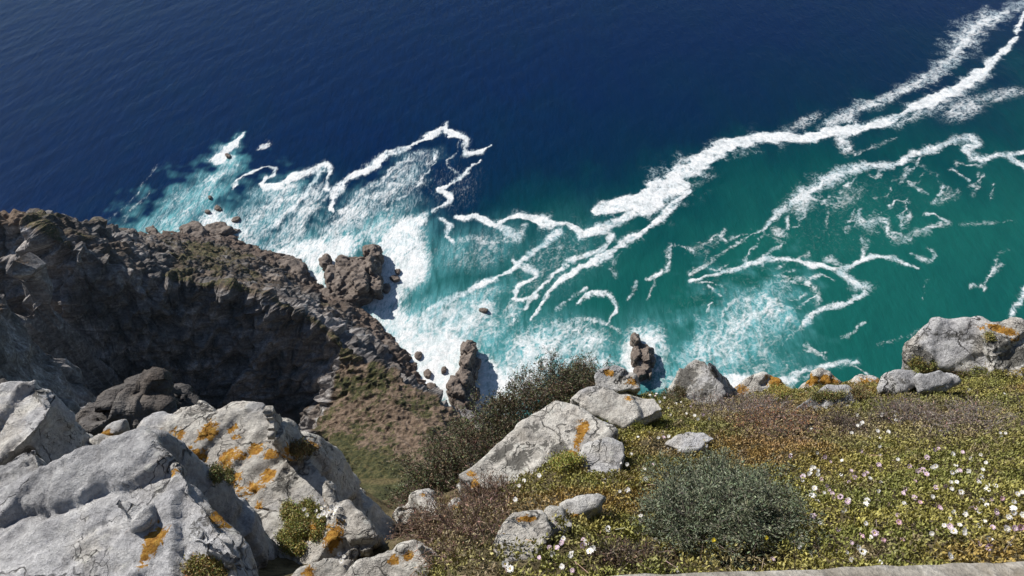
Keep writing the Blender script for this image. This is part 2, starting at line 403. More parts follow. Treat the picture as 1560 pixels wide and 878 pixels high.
# ================================================================== SEA
def build_sea():
    az = np.concatenate([np.linspace(-118, -54, 24)[:-1], np.linspace(-54, 54, 960), np.linspace(54, 118, 24)[1:]])
    rr = np.concatenate([np.linspace(40, 118, 24)[:-1], np.exp(np.linspace(math.log(118), math.log(640), 640)), np.exp(np.linspace(math.log(640), math.log(6000), 40))[1:]])
    A, Rr = np.meshgrid(np.radians(az), rr)
    X, Y = (Rr * np.sin(A)).ravel(), (Rr * np.cos(A)).ravel()
    # domain warp so traced edges turn ragged
    wx = 2.6 * fbm2(X / 16, Y / 16, 3) + 1.8 * fbm2(X / 4.6 + 40, Y / 4.6, 4, g=.62)
    wy = 3.4 * fbm2(X / 16 + 90, Y / 16 + 20, 3) + 2.6 * fbm2(X / 4.6 - 30, Y / 4.6 + 60, 4, g=.62)
    px0, py0, _ = project(np.stack([X, Y, 0 * X], 1)); cal = sstep(520, 860, px0 + 0.5 * (py0 - 400)); wx = wx * (1 - .45 * cal); wy = wy * (1 - .45 * cal)
    PX, PY, dep = project(np.stack([X + wx, Y + wy, 0 * X], 1))
    px0, py0, _ = project(np.stack([X, Y, 0 * X], 1))
    # web of filaments, stretched along the drift
    th = R(57)
    u = X * math.cos(th) + Y * math.sin(th); v = -X * math.sin(th) + Y * math.cos(th)
    uu = u + 5 * fbm2(X / 22, Y / 22, 2); vv = v + 3.5 * fbm2(X / 15 + 9, Y / 15, 3)
    w1 = np.abs(fbm2(uu / 15, vv / 5.0, 4, g=0.6)); w2 = np.abs(fbm2(uu / 6 + 30, vv / 2.2, 3, g=0.6)); w3 = np.abs(fbm2(X / 5.5 + 70 + wx * .3, Y / 5.5 + wy * .3, 3, g=0.6))
    w4 = np.abs(fbm2(uu / 2.6 + 11, vv / 1.0 + 5, 2, g=0.6))
    thL = R(69); uL = X * math.cos(thL) + Y * math.sin(thL) + 2 * fbm2(X / 12, Y / 12, 2); vL = -X * math.sin(thL) + Y * math.cos(thL) + 2.2 * fbm2(X / 18 + 7, Y / 18, 3)
    WL = 1.35 * np.minimum(np.abs(fbm2(uL / 16, vL / 2.6, 4, g=.6)), 1.2 * np.abs(fbm2(uL / 7 + 20, vL / 2.2 + 8, 3, g=.6))) + 0.7 * np.abs(fbm2(uL / 6 + 3, vL / 0.9, 3, g=.65)) + 0.35 * np.abs(fbm2(uL / 30 + 50, vL / 7, 2))
    W = 1.9 * np.minimum(w1, 1.25 * w3) + 0.28 * w2 + 0.22 * w4
    cal = sstep(520, 860, px0 + 0.5 * (py0 - 400)); W = WL + (W - WL) * cal
    T = 0.06 + 1.55 * np.clip(W, 0, 1)
    low = 0.5 + 0.9 * fbm2(X / 30 + 5, Y / 30, 3)
    nz = fbm2(X / 9 + 3, Y / 9 + 8, 3); nz2 = fbm2(X / 14 + 60, Y / 14 + 1, 3)
    D = np.zeros(len(X)); AE = np.zeros(len(X)); FI = np.zeros(len(X))
    def smooth_line(pts, n=4):
        p = np.array(pts, float)
        if len(p) < 3: return p
        q = np.vstack([2 * p[0] - p[1], p, 2 * p[-1] - p[-2]]); out = []
        for i in range(1, len(q) - 2):
            for k in range(n):
                t = k / n; a, b, c, d = q[i - 1], q[i], q[i + 1], q[i + 2]
                out.append(0.5 * ((2 * b) + (c - a) * t + (2 * a - 5 * b + 4 * c - d) * t * t + (3 * b - a - 3 * c + d) * t ** 3))
        out.append(q[-2]); o = np.array(out); o[:, 2:] = np.clip(o[:, 2:], 0.3, 99); return o
    def line(pts, w, dens, ae=0.0, soft=0.9, fall=0.0):
        """pts (px, py[, width]); dens 1.4 reads solid, .5 lacy; fall widens a faint skirt"""
        nonlocal D, AE, FI
        p = smooth_line([(a[0], a[1], a[2] if len(a) > 2 else w) for a in pts])
        mg = p[:, 2].max() * (3.0 + fall) + 12
        m = np.nonzero((PX > p[:, 0].min() - mg) & (PX < p[:, 0].max() + mg) & (PY > p[:, 1].min() - mg) & (PY < p[:, 1].max() + mg))[0]
        if not len(m): return
        x, y = PX[m], PY[m]; best = np.full(len(m), 1e9)
        for a, b in zip(p[:-1], p[1:]):
            e = b[:2] - a[:2]; L = (e * e).sum() + 1e-9
            t = np.clip(((x - a[0]) * e[0] + (y - a[1]) * e[1]) / L, 0, 1)
            d = np.hypot(x - a[0] - t * e[0], y - a[1] - t * e[1]) / (0.5 * (a[2] + t * (b[2] - a[2])))
            best = np.minimum(best, d)
        best = best / np.clip(0.92 + 1.1 * nz[m], 0.35, 1.7)
        pr = (0.90 + 0.7 * nz2[m]) * sstep(1 + soft, 1 - soft * 0.6, best)
        if fall: pr = np.maximum(pr, 0.5 * sstep(1 + soft + 2 * fall, 0.8, best))
        D[m] = np.maximum(D[m], dens * pr)
        FI[m] = np.maximum(FI[m], min(1, dens) * sstep(2.6 + fall, 0.6, best))
        if ae: AE[m] = np.maximum(AE[m], ae * sstep(3.4, 0.0, best))
    def blob(cx, cy, rx, ry, ang, dens, ae=0.0, edge=0.75):
        nonlocal D, AE, FI
        c, s_ = math.cos(R(ang)), math.sin(R(ang))
        dx, dy = PX - cx, PY - cy
        q = np.hypot((dx * c + dy * s_) / rx, (-dx * s_ + dy * c) / ry)
        D = np.maximum(D, dens * sstep(1 + edge * 0.5, 1 - edge, q)); FI = np.maximum(FI, min(1, dens) * sstep(1.35, 0.4, q))
        if ae: AE = np.maximum(AE, ae * sstep(1.9, 0.2, q))
    # the long main band
    line([(1575, -8, 9), (1555, 5, 13), (1525, 24, 15), (1497, 36, 22), (1470, 60, 26), (1452, 84, 24), (1430, 106, 18), (1404, 124, 13), (1358, 147, 11), (1304, 168, 12), (1265, 186, 12)], 13, 0.80, fall=0.7)
    line([(1530, 20, 7), (1497, 34, 8), (1478, 52, 8), (1462, 72, 7), (1440, 98, 5)], 6, 1.25)
    line([(1575, 8, 6), (1560, 25, 6), (1544, 62, 7), (1513, 93, 9), (1482, 120, 13), (1443, 141, 14), (1397, 163, 13), (1358, 182, 10), (1319, 194, 11), (1280, 199, 13), (1222, 209, 15), (1168, 211, 15), (1137, 214, 17), (1110, 222, 18), (1088, 237, 21), (1060, 254, 26), (1030, 275, 34), (1000, 295, 34), (960, 308, 22), (925, 317, 16), (906, 325, 8)], 12, 1.65, soft=0.72)
    line([(1500, 112, 12), (1440, 150, 20), (1400, 174, 14), (1372, 190, 10)], 14, 0.75, fall=0.5)
    blob(1470, 165, 45, 20, -18, 0.72); blob(1525, 145, 42, 12, -10, 0.70); blob(1226, 186, 34, 10, -25, 0.66); blob(1286, 218, 22, 14, 60, 0.85)
    line([(1365, 212), (1330, 224), (1300, 238)], 4, 0.5)
    line([(1012, 300, 18), (985, 322, 18), (950, 332, 14), (908, 350, 12), (884, 363, 9)], 13, 1.0)
    line([(691, 334, 5), (710, 332, 7), (730, 328, 7), (753, 342, 9), (784, 330, 11), (805, 332, 12), (823, 336, 14), (845, 342, 10), (861, 342, 8), (874, 348, 7), (881, 354, 7), (886, 363, 7)], 8, 1.5, soft=0.75)
    line([(760, 345), (778, 357), (790, 362)], 12, 1.1); line([(800, 345), (790, 360), (770, 368)], 9, 0.75)
    line([(1048, 292, 6), (1030, 312, 9), (1012, 327, 8), (1001, 336, 7), (980, 352, 8), (962, 365, 11), (939, 377, 12), (915, 394, 9), (900, 402, 9), (880, 412, 7), (861, 422, 8), (845, 436, 6), (835, 450, 5), (822, 470, 4), (806, 486, 3)], 8, 1.35, soft=0.78)
    line([(931, 357, 9), (918, 380, 7), (893, 390, 6), (869, 397, 7), (850, 412, 5), (830, 432, 6), (815, 447, 5), (800, 470, 4)], 6, 0.92)
    line([(854, 354), (830, 372), (815, 381), (792, 400), (776, 414), (750, 426), (730, 436), (715, 444), (699, 450), (680, 458), (655, 470)], 7, 1.0, ae=0.4)
    line([(780, 398), (798, 408), (817, 419), (800, 428), (792, 436), (784, 454), (800, 456), (818, 453)], 7, 1.0)
    line([(877, 462), (900, 447), (912, 446), (930, 450), (934, 462), (938, 470), (930, 484), (922, 494)], 5, 1.05)
    line([(850, 470), (872, 452), (895, 440)], 5, 0.7)
    line([(1022, 375, 10), (1018, 392, 8), (1012, 410, 7), (998, 420, 4), (985, 425, 3)], 7, 0.75); line([(972, 428), (965, 445), (955, 458)], 3.5, 0.75); line([(1005, 410), (990, 440), (985, 455)], 3.5, 0.55)
    line([(945, 385), (930, 405), (942, 420)], 6, 0.6)
    # zigzags towards the left
    line([(504, 322, 5), (508, 298, 8), (520, 282, 9), (535, 269, 9), (558, 258, 8), (580, 244, 8), (600, 232, 7), (622, 221, 7), (645, 210, 6), (660, 204, 6), (680, 192, 6), (684, 200, 7), (703, 209, 7), (709, 218, 8), (707, 228, 8), (714, 233, 7), (730, 232, 6), (746, 222, 3)], 7, 1.5, soft=0.72)
    line([(640, 230, 9), (615, 248, 9), (595, 262, 8), (560, 285, 9), (540, 305, 9), (515, 325, 7)], 8, 0.78)
    line([(662, 236, 8), (655, 255, 4), (640, 278, 4), (635, 285, 3)], 5, 0.95); line([(700, 210), (695, 235), (680, 250), (700, 262)], 3, 0.7)
    line([(734, 244, 2), (710, 262, 4), (692, 280, 4), (668, 290, 6), (676, 296, 7), (683, 303, 8), (676, 312, 6), (658, 322, 3)], 6, 1.3, soft=0.72)
    line([(668, 334, 7), (682, 345, 8), (680, 360, 6), (690, 368, 5)], 6, 1.1); line([(700, 368), (720, 362), (742, 372), (760, 370)], 8, 0.72)
    line([(620, 298), (606, 302)], 4, 0.9)
    line([(357, 288, 3), (370, 272, 4), (385, 262, 5), (405, 253, 5), (419, 257, 5), (412, 269, 5), (396, 281, 5), (416, 287, 7), (432, 279, 8), (450, 271, 8), (466, 264, 8), (497, 252, 7), (503, 257, 6), (496, 272, 5), (502, 289, 6)], 6, 1.4, soft=0.72)
    line([(490, 257, 7), (480, 275, 7), (466, 295, 7), (450, 312, 7), (430, 328, 7), (418, 345, 5)], 6, 1.05, ae=0.3)
    line([(576, 275), (556, 294), (540, 308), (514, 325), (500, 345)], 6, 0.72, ae=0.3)
    line([(374, 202, 3), (365, 211, 6), (354, 222, 9), (346, 230, 13), (336, 240, 16), (328, 244, 14)], 10, 1.5, ae=0.6, soft=0.72)
    blob(402, 223, 15, 6, -25, 0.85)
    line([(355, 245, 20), (330, 270, 26), (300, 300, 34), (262, 335, 44), (225, 368, 48)], 34, 0.60, ae=0.95)
    line([(352, 258, 6), (320, 285, 8), (280, 325, 8)], 8, 0.8)
    line([(240, 250, 2), (200, 305, 3), (170, 335, 4)], 3, 0.42); line([(230, 290, 2), (190, 335, 5)], 3, 0.45)
    # streaked wash off the headland's tip
    line([(440, 290, 26), (400, 330, 50), (360, 368, 50)], 40, 0.78, ae=0.6); line([(480, 310, 24), (440, 355, 40), (410, 390, 40)], 36, 0.72, ae=0.45)
    line([(560, 300, 22), (520, 345, 34), (470, 395, 40)], 34, 0.78, ae=0.4); line([(620, 260, 22), (575, 310, 30), (540, 350, 34)], 22, 0.74, ae=0.30)
    line([(655, 240, 24), (620, 290, 34), (585, 335, 34)], 30, 0.52, ae=0.1); blob(690, 290, 50, 40, -40, 0.30); blob(480, 300, 34, 18, -35, 0.7, 0.15)
    blob(350, 350, 30, 26, -40, 1.0, 0.8); blob(322, 335, 26, 18, -30, 0.95, 0.8)
    blob(455, 385, 60, 26, -24, 1.1, 0.85); blob(505, 385, 60, 28, -24, 1.25, 0.9); blob(580, 350, 40, 24, -32, 0.75, 0.8)
    # white water round the big rocks
    blob(612, 365, 46, 36, -35, 1.25, 0.8, 0.55); blob(622, 410, 38, 44, 18, 1.35, 0.9, 0.7); blob(580, 455, 52, 20, -14, 1.15, 0.9); blob(600, 400, 42, 72, 10, 1.2, 0.9, 0.7)
    blob(480, 430, 26, 30, 0, 1.25, 0.9); blob(640, 338, 12, 20, 40, 1.1, 0.6)
    blob(690, 385, 38, 30, -30, 0.42, 0.55); blob(600, 490, 75, 36, 20, 0.95, 1.0, 0.7); blob(670, 500, 95, 50, -12, 0.88, 0.95, 0.7)
    blob(680, 560, 80, 62, 25, 1.5, 1.0, 0.6); blob(735, 600, 66, 60, 0, 1.55, 1.0, 0.6); blob(640, 530, 60, 40, 30, 1.1, 1.0, 0.6); blob(735, 472, 30, 24, -20, 0.88, 0.8)
    blob(745, 505, 30, 40, 40, 0.62, 0.7); blob(720, 455, 62, 14, -20, 0.62, 0.8); blob(780, 480, 16, 26, 10, 0.66, 0.5); blob(640, 590, 30, 30, 0, 1.3, 1)
    blob(820, 540, 80, 48, -12, 0.85, 0.8, 0.7); blob(870, 515, 70, 34, 10, 0.75, 0.65, 0.7); blob(790, 580, 60, 40, -10, 1.05, 0.9); blob(900, 555, 60, 26, 10, 0.76, 0.7)
    line([(842, 500), (880, 486), (915, 490), (945, 505)], 7, 0.70)
    blob(982, 542, 42, 52, 0, 0.95, 0.75, 0.6); blob(980, 545, 30, 42, 0, 1.35, 0.8, 0.45); blob(1005, 525, 16, 34, -15, 0.85, 0.4); blob(1015, 580, 40, 18, 0, 0.62, 0.6)
    # soft swirl and its surroundings
    line([(1050, 552, 44), (1090, 525, 60), (1130, 498, 70), (1180, 468, 50)], 50, 0.66, ae=0.85)
    line([(1070, 545, 14), (1110, 510, 22), (1150, 482, 20)], 18, 0.74, ae=0.85); blob(1115, 530, 90, 44, -28, 0.55, 0.75)
    line([(1100, 480), (1120, 455), (1150, 460), (1180, 480)], 5, 0.72); line([(1180, 430), (1215, 425), (1240, 440), (1245, 465)], 8, 0.58)
    line([(1049, 430, 4), (1080, 422, 4), (1115, 414, 6), (1140, 402, 6), (1169, 395, 6), (1195, 394, 6), (1215, 396, 5), (1238, 403, 6), (1254, 405, 6), (1272, 410, 8), (1290, 424, 11), (1308, 434, 15), (1322, 440, 12), (1316, 450, 9), (1298, 458, 7), (1277, 466, 8), (1258, 470, 6), (1239, 477, 6), (1232, 486, 8), (1225, 496, 5)], 7, 1.12, soft=0.78)
    line([(1222, 496), (1210, 508), (1190, 520)], 3, 0.6); line([(1262, 392), (1275, 400), (1285, 412)], 9, 0.8)
    line([(1285, 408, 5), (1300, 404, 5), (1316, 397, 6), (1340, 392, 6), (1363, 395, 6), (1380, 402, 4), (1398, 408, 2)], 5, 1.0); line([(1312, 396), (1318, 378), (1314, 362)], 5, 0.7)
    line([(1384, 384, 3), (1402, 392, 5), (1418, 396, 5), (1420, 382, 5), (1410, 376, 3)], 4, 0.9)
    line([(1142, 364, 3), (1160, 352, 4), (1178, 335, 6), (1200, 318, 11), (1218, 303, 15), (1240, 288, 17), (1265, 272, 14), (1290, 264, 11), (1319, 253, 9), (1345, 252, 8), (1366, 251, 8), (1382, 242, 8), (1397, 233, 8), (1420, 228, 8), (1443, 220, 7), (1460, 212, 8), (1476, 209, 9), (1486, 220, 8), (1470, 227, 8), (1484, 240, 9), (1500, 241, 8), (1517, 236, 6), (1540, 238, 5), (1575, 232, 5)], 9, 1.02, fall=0.5)
    blob(1226, 312, 26, 16, -30, 0.75); line([(1142, 364), (1107, 380), (1078, 402), (1050, 420)], 6, 0.6); blob(1188, 354, 16, 9, 20, 0.7); blob(1290, 300, 40, 18, -30, 0.5)
    line([(1305, 333, 5), (1322, 342, 9), (1347, 336, 11), (1352, 352, 9)], 8, 0.82); line([(1290, 350), (1310, 340)], 8, 0.6)
    line([(1358, 362), (1380, 366), (1410, 350), (1440, 340)], 9, 0.66); line([(1465, 342), (1500, 340), (1545, 336)], 5, 0.45); blob(1440, 300, 24, 10, -20, 0.5)
    rw = random.Random(4)
    for (cx, cy, rx, ry, k) in ((1310, 330, 120, 55, 26), (1420, 275, 100, 40, 14), (1080, 400, 70, 50, 12), (1130, 440, 110, 40, 12), (1240, 530, 60, 40, 6), (1450, 420, 80, 50, 5)):
        for _ in range(k):
            x, y, a = cx + rx * rw.uniform(-1, 1), cy + ry * rw.uniform(-1, 1), R(rw.uniform(-60, 5)); pts_ = []
            for q in range(rw.randint(4, 7)):
                pts_.append((x, y, rw.uniform(1.2, 5.5))); a += rw.uniform(-.9, .9); a = max(-1.5, min(.6, a)); st_ = rw.uniform(5, 10); x += st_ * math.cos(a); y += st_ * math.sin(a)
            line(pts_, 3, rw.uniform(.35, .85))
    blob(1300, 330, 130, 60, -20, 0.14); line([(1536, 240, 6), (1556, 252, 9), (1575, 258, 9)], 8, 1.0)
    line([(1566, 430, 8), (1558, 448, 11), (1548, 470, 9), (1540, 486, 5)], 8, 1.0)
    line([(1420, 500), (1380, 512), (1340, 528)], 5, 0.42); line([(1228, 524), (1240, 535), (1256, 545)], 6, 0.7)
    line([(1190, 582, 9), (1215, 570, 9), (1250, 562, 8), (1280, 552, 7), (1305, 552, 5)], 8, 0.78, ae=0.3); blob(1190, 582, 34, 12, -12, 1.15, 0.4); blob(1125, 580, 40, 14, 0, 1.25, 0.5)
    blob(1075, 372, 30, 12, -30, 0.36); blob(1120, 440, 120, 40, -20, 0.16); blob(840, 400, 90, 50, -35, 0.34, 0.2); blob(740, 380, 60, 34, -25, 0.48, 0.35)
    blob(1160, 560, 70, 24, -10, 0.42, 0.45)
    Fm = D - T - 0.16 * (low - 0.5)
    # soft detail in white water: keep gaps so it is never one flat white
    Fm = np.where(D > 0.02, Fm, -1.0)
    sh = sstep(-150, 330, py0 - (400 - 0.245 * px0)) + 0.16 * sstep(700, 1500, px0) * sstep(250, 480, py0) - 0.06
    sh = np.clip(sh + 0.05 * fbm2(X / 60, Y / 60, 3), 0, 1)
    AE = np.clip(AE * (0.85 + 0.55 * fbm2(uu / 26, vv / 7, 4)), 0, 1)
    Z = 0.22 * fbm2(u / 26, v / 9, 3) + 0.10 * np.clip(Fm, -.3, .6)
    me = np_mesh('sea', np.stack([X, Y, Z], 1), [grid_faces(len(az), len(rr))], True, [M_SEA])
    fattr(me, 'foam', Fm); fattr(me, 'film', FI); fattr(me, 'calm', sstep(560, 900, px0 + 0.5 * (py0 - 400))); fattr(me, 'shallow', sh); fattr(me, 'aerated', AE)
    tag(link('sea', me), kind='structure')
build_sea()

# ================================================================== HEADLAND
def build_headland():
    vis = [  # px, py, z : skyline, crest, face foot, shore, spur
        (-60, 335, 60), (0, 331, 58), (40, 327, 58), (100, 337, 55), (140, 344, 50), (180, 362, 44), (205, 378, 36),
        (60, 347, 60), (30, 400, 66), (0, 470, 72), (-60, 560, 86), (-60, 430, 66),
        (115, 385, 56), (150, 392, 51), (190, 418, 46), (240, 425, 41), (290, 434, 37), (340, 438, 36), (400, 452, 34), (440, 474, 31), (490, 500, 28), (520, 530, 26), (558, 560, 25), (600, 574, 24),
        (170, 365, 46), (230, 392, 33), (270, 405, 31),
        (0, 520, 64.5), (0, 600, 51), (0, 720, 33), (50, 480, 53), (50, 600, 36), (100, 500, 37.5), (100, 600, 19), (100, 720, -3), (200, 520, 29), (200, 620, 10), (200, 725, -6), (300, 540, 18), (300, 640, 2),
        (400, 560, 14), (400, 640, 2), (450, 570, 12), (458, 632, 4), (492, 606, 10), (300, 730, 2), (400, 715, 3), (455, 690, 6),
        (225, 372, 14), (262, 383, 17), (300, 392, 17), (345, 405, 19), (250, 374, 5), (330, 381, 4), (395, 396, 4), (430, 420, 5), (465, 445, 4), (485, 462, 3), (530, 478, 3), (552, 505, 4), (585, 545, 4), (612, 585, 3), (640, 612, 2), (690, 642, 2), (735, 650, 1),
        (430, 440, 17), (480, 478, 15), (520, 505, 15), (555, 535, 14),
        (640, 601, 24), (672, 618, 23), (705, 638, 21), (745, 664, 19), (800, 700, 14),
        (480, 652, 16), (505, 622, 17), (530, 702, 28), (545, 590, 22), (560, 764, 38), (600, 650, 25), (620, 740, 38), (690, 700, 31), (650, 680, 29)]
    P = [at_z(a, b, c) for a, b, c in vis]
    plan = [(-150, 140, 48), (-175, 190, 30), (-165, 225, 8), (-170, 245, -8), (-205, 200, -8), (-230, 120, 20), (-170, 90, 80), (-150, 40, 115), (-220, 30, 90),
            (-152, 246, -9), (-130, 252, -9), (-100, 250, -9), (-74, 232, -9), (-52, 205, -9), (-34, 190, -9), (-18, 172, -9), (-8, 158, -9), (4, 150, -9), (16, 128, -9), (40, 112, -9), (90, 112, -9), (210, 110, -9),
            (20, 112, 2), (60, 98, 2), (150, 92, 2), (210, 92, 2),
            (-66, 70, 52), (-95, 70, 64), (-20, 62, 66), (10, 66, 58), (40, 62, 62), (100, 55, 70), (200, 50, 80),
            (-70, 30, 122), (-25, 26, 132), (15, 24, 136), (50, 24, 125), (120, 15, 130), (210, 10, 140),
            (-8, 9.5, 165), (0, 9.5, 166), (8, 9.5, 165), (-40, 8, 158), (40, 8, 158), (-90, 0, 150), (90, 0, 155), (210, -20, 160), (-230, -20, 130),
            (-230, 260, -9), (210, 260, -9), (0, 260, -9), (-230, -40, 140), (210, -40, 170), (0, -40, 176), (0, 3, 172), (-20, 0, 172), (20, 0, 172)]
    P = np.array(P + [np.array(p, float) for p in plan])
    xs = np.concatenate([np.arange(-225, -142, 1.6), np.arange(-142, 6, 0.28), np.arange(6, 206, 3.0)])
    ys = np.concatenate([np.arange(-38, 84, 1.3), np.arange(84, 245, 0.28), np.arange(245, 258, 2.0)])
    X, Y = np.meshgrid(xs, ys)
    Z = tin(P, X, Y); Z = np.where(np.isnan(Z), -9, Z)
    Z = blur(Z, 3)
    gy, gx = np.gradient(blur(Z, 6), ys, xs)
    slope = np.hypot(gx, gy); N = np.stack([-gx, -gy, np.ones_like(gx)], -1); N /= np.linalg.norm(N, axis=-1, keepdims=True)
    V = np.stack([X, Y, Z], -1).reshape(-1, 3); N = N.reshape(-1, 3); sl = slope.ravel()
    steep = sstep(0.75, 1.5, sl)
    px, py, _ = project(V)
    spur = ((px > 470) & (px < 900) & (py > 555) & (V[:, 2] > 6)).astype(float) * sstep(1.35, 0.9, sl)
    # tilted strata frame
    M = np.array(Matrix.Rotation(R(35), 3, 'Y') @ Matrix.Rotation(R(-28), 3, 'X'))
    Q = V @ M.T
    Q = Q + 1.2 * np.stack([fbm3(V / 6, 2), fbm3(V / 6 + 30, 2), fbm3(V / 6 + 60, 2)], 1)
    c1, e1 = cells3(Q / np.array([17, 7.0, 4.6]), 1.2)
    c2, e2 = cells3(Q / np.array([7.0, 2.6, 1.9]) + 31, 1.2)
    c3, e3 = cells3(Q / np.array([2.4, 1.0, 0.8]) + 77, 1.0)
    r1 = fbm3(Q / np.array([22, 12, 12]), 3); r2 = fbm3(V / 2.2, 3, ridge=True)
    fins = fbm3(Q / np.array([9.0, 1.9, 4.0]) + 15, 4, ridge=True, g=.45)
    D = steep * (3.2 * r1 + 2.3 * c1 + 0.8 * c2 + 0.22 * c3 + 2.3 * fins) 
    calmL = 1 - 0.6 * sstep(190, 130, px) * sstep(470, 500, py); D = D * calmL
    D -= calmL * steep * (1.3 * sstep(0.10, 0.0, e1) + 0.5 * sstep(0.12, 0.0, e2))
    flat = (1 - steep)
    D += flat * (1 - 0.7 * spur) * (0.45 * c2 + 0.25 * c3 + 1.3 * r1 + 0.15 * r2 + 2.3 * fins + 0.7 * np.maximum(0, c1))
    tuft = np.maximum(0, fbm3(V / 1.5 + 50, 4, g=.65)); D += flat * spur * (1.9 * tuft + 0.30 * r2 + 0.35 * c2 * (fbm3(V / 9, 2) > 0.05))
    near = sstep(100, 60, V[:, 1]); D *= 1 - 0.5 * near
    D = blur(D.reshape(X.shape), 1).ravel() + steep * 0.16 * fbm3(V / 0.8 + 4, 2)
    out = V + N * D[:, None] * sstep(-6, 3, V[:, 2])[:, None]
    vegn = fbm3(V / 7 + 9, 4)
    veg = sstep(1.1, 0.5, sl) * 0.76 + 0.85 * vegn
    veg = np.where(px < 62, np.maximum(veg, 0.85 * sstep(1.3, 0.8, sl)), veg)
    veg += 0.45 * np.exp(-(((px - 300) / 45) ** 2 + ((py - 396) / 14) ** 2)) + 0.3 * np.exp(-(((px - 150) / 40) ** 2 + ((py - 350) / 14) ** 2))
    veg += spur * 0.45 + 0.7 * sstep(100, 86, V[:, 1]) * sstep(2.6, 1.6, sl)
    veg *= sstep(2, 7, V[:, 2])
    red = 0.42 + 0.35 * sstep(62, 20, px) + spur * (0.24 + 0.55 * fbm3(V / 7 + 3, 3) + 0.75 * fbm3(V / 1.7 + 3, 3)) - spur * 0.75 * sstep(-25, 25, py - (690 + 0.35 * (px - 560))) * sstep(640, 600, px)
    red -= 0.4 * sstep(100, 86, V[:, 1])
    red -= spur * 0.45 * np.exp(-(((px - 560) / 40) ** 2 + ((py - 590) / 22) ** 2))
    wet = sstep(7, 2, V[:, 2] + 2 * r1)
    me = np_mesh('headland', out, [grid_faces(len(xs), len(ys))], False, [M_CLIFF])
    fattr(me, 'veg', veg); fattr(me, 'steep', steep); fattr(me, 'red', red); fattr(me, 'wet', wet)
    tag(link('headland', me), kind='structure')
build_headland()

# ================================================================== AIR
def build_haze():
    hm = bpy.data.materials.new('haze'); hm.use_nodes = True; t = hm.node_tree
    for n in list(t.nodes):
        if n.type != 'OUTPUT_MATERIAL': t.nodes.remove(n)
    v = t.nodes.new('ShaderNodeVolumePrincipled'); v.inputs['Color'].default_value = (0.42, 0.68, 1.0, 1); v.inputs['Density'].default_value = 0.00007; v.inputs['Anisotropy'].default_value = 0.6
    t.links.new(v.outputs[0], [n for n in t.nodes if n.type == 'OUTPUT_MATERIAL'][0].inputs['Volume'])
    a = 6200.0; zs = (-60.0, 196.0)
    V = np.array([(x, y, z) for z in zs for x, y in ((-a, -a), (a, -a), (a, a), (-a, a))])
    F = np.array([(3, 2, 1, 0), (4, 5, 6, 7), (0, 1, 5, 4), (1, 2, 6, 5), (2, 3, 7, 6), (3, 0, 4, 7)])
    tag(link('haze', np_mesh('haze', V, [F], False, [hm])), kind='stuff')
build_haze()

# ================================================================== ROCK BUILDER
def hull_piece(bm, top, ext):
    vs = [bm.verts.new([float(t) for t in p]) for p in top] + [bm.verts.new([float(t) for t in p]) for p in ext]
    res = bmesh.ops.convex_hull(bm, input=vs)
    junk = [e for e in res.get('geom_interior', []) if isinstance(e, bmesh.types.BMVert)] + [e for e in res.get('geom_unused', []) if isinstance(e, bmesh.types.BMVert)]
    if junk: bmesh.ops.delete(bm, geom=list(set(junk)), context='VERTS')
def slab(outline, anchor, nrm, thick, shrink=0.86, down=0.35, dome=0.0):
    """outline traced in the photograph, laid on the tilted plane through anchor (px, py, metres away); the body
    continues behind it for thick metres"""
    o = np.array(outline, float); A = at(*anchor); n = np.array(nrm, float); n /= np.linalg.norm(n)
    r = ray(o[:, 0], o[:, 1]); t = ((A - EYE) @ n) / (r @ n)
    P = EYE + r * t[:, None]
    c = P.mean(0); vd = c - EYE; vd /= np.linalg.norm(vd)
    e = vd * (1 - down) + np.array([0, 0, -1.0]) * down; e /= np.linalg.norm(e)
    B = c + (P - c) * shrink + e * thick
    return P, B
def pts_slab(pts, thick, shrink=0.86, down=0.35):
    P = np.array([at(*p) for p in pts]); c = P.mean(0); vd = c - EYE; vd /= np.linalg.norm(vd)
    e = vd * (1 - down) + np.array([0, 0, -1.0]) * down; e /= np.linalg.norm(e)
    return P, c + (P - c) * shrink + e * thick
ROCKM = np.array(Matrix.Rotation(R(-40), 3, 'Z') @ Matrix.Rotation(R(20), 3, 'Y'))
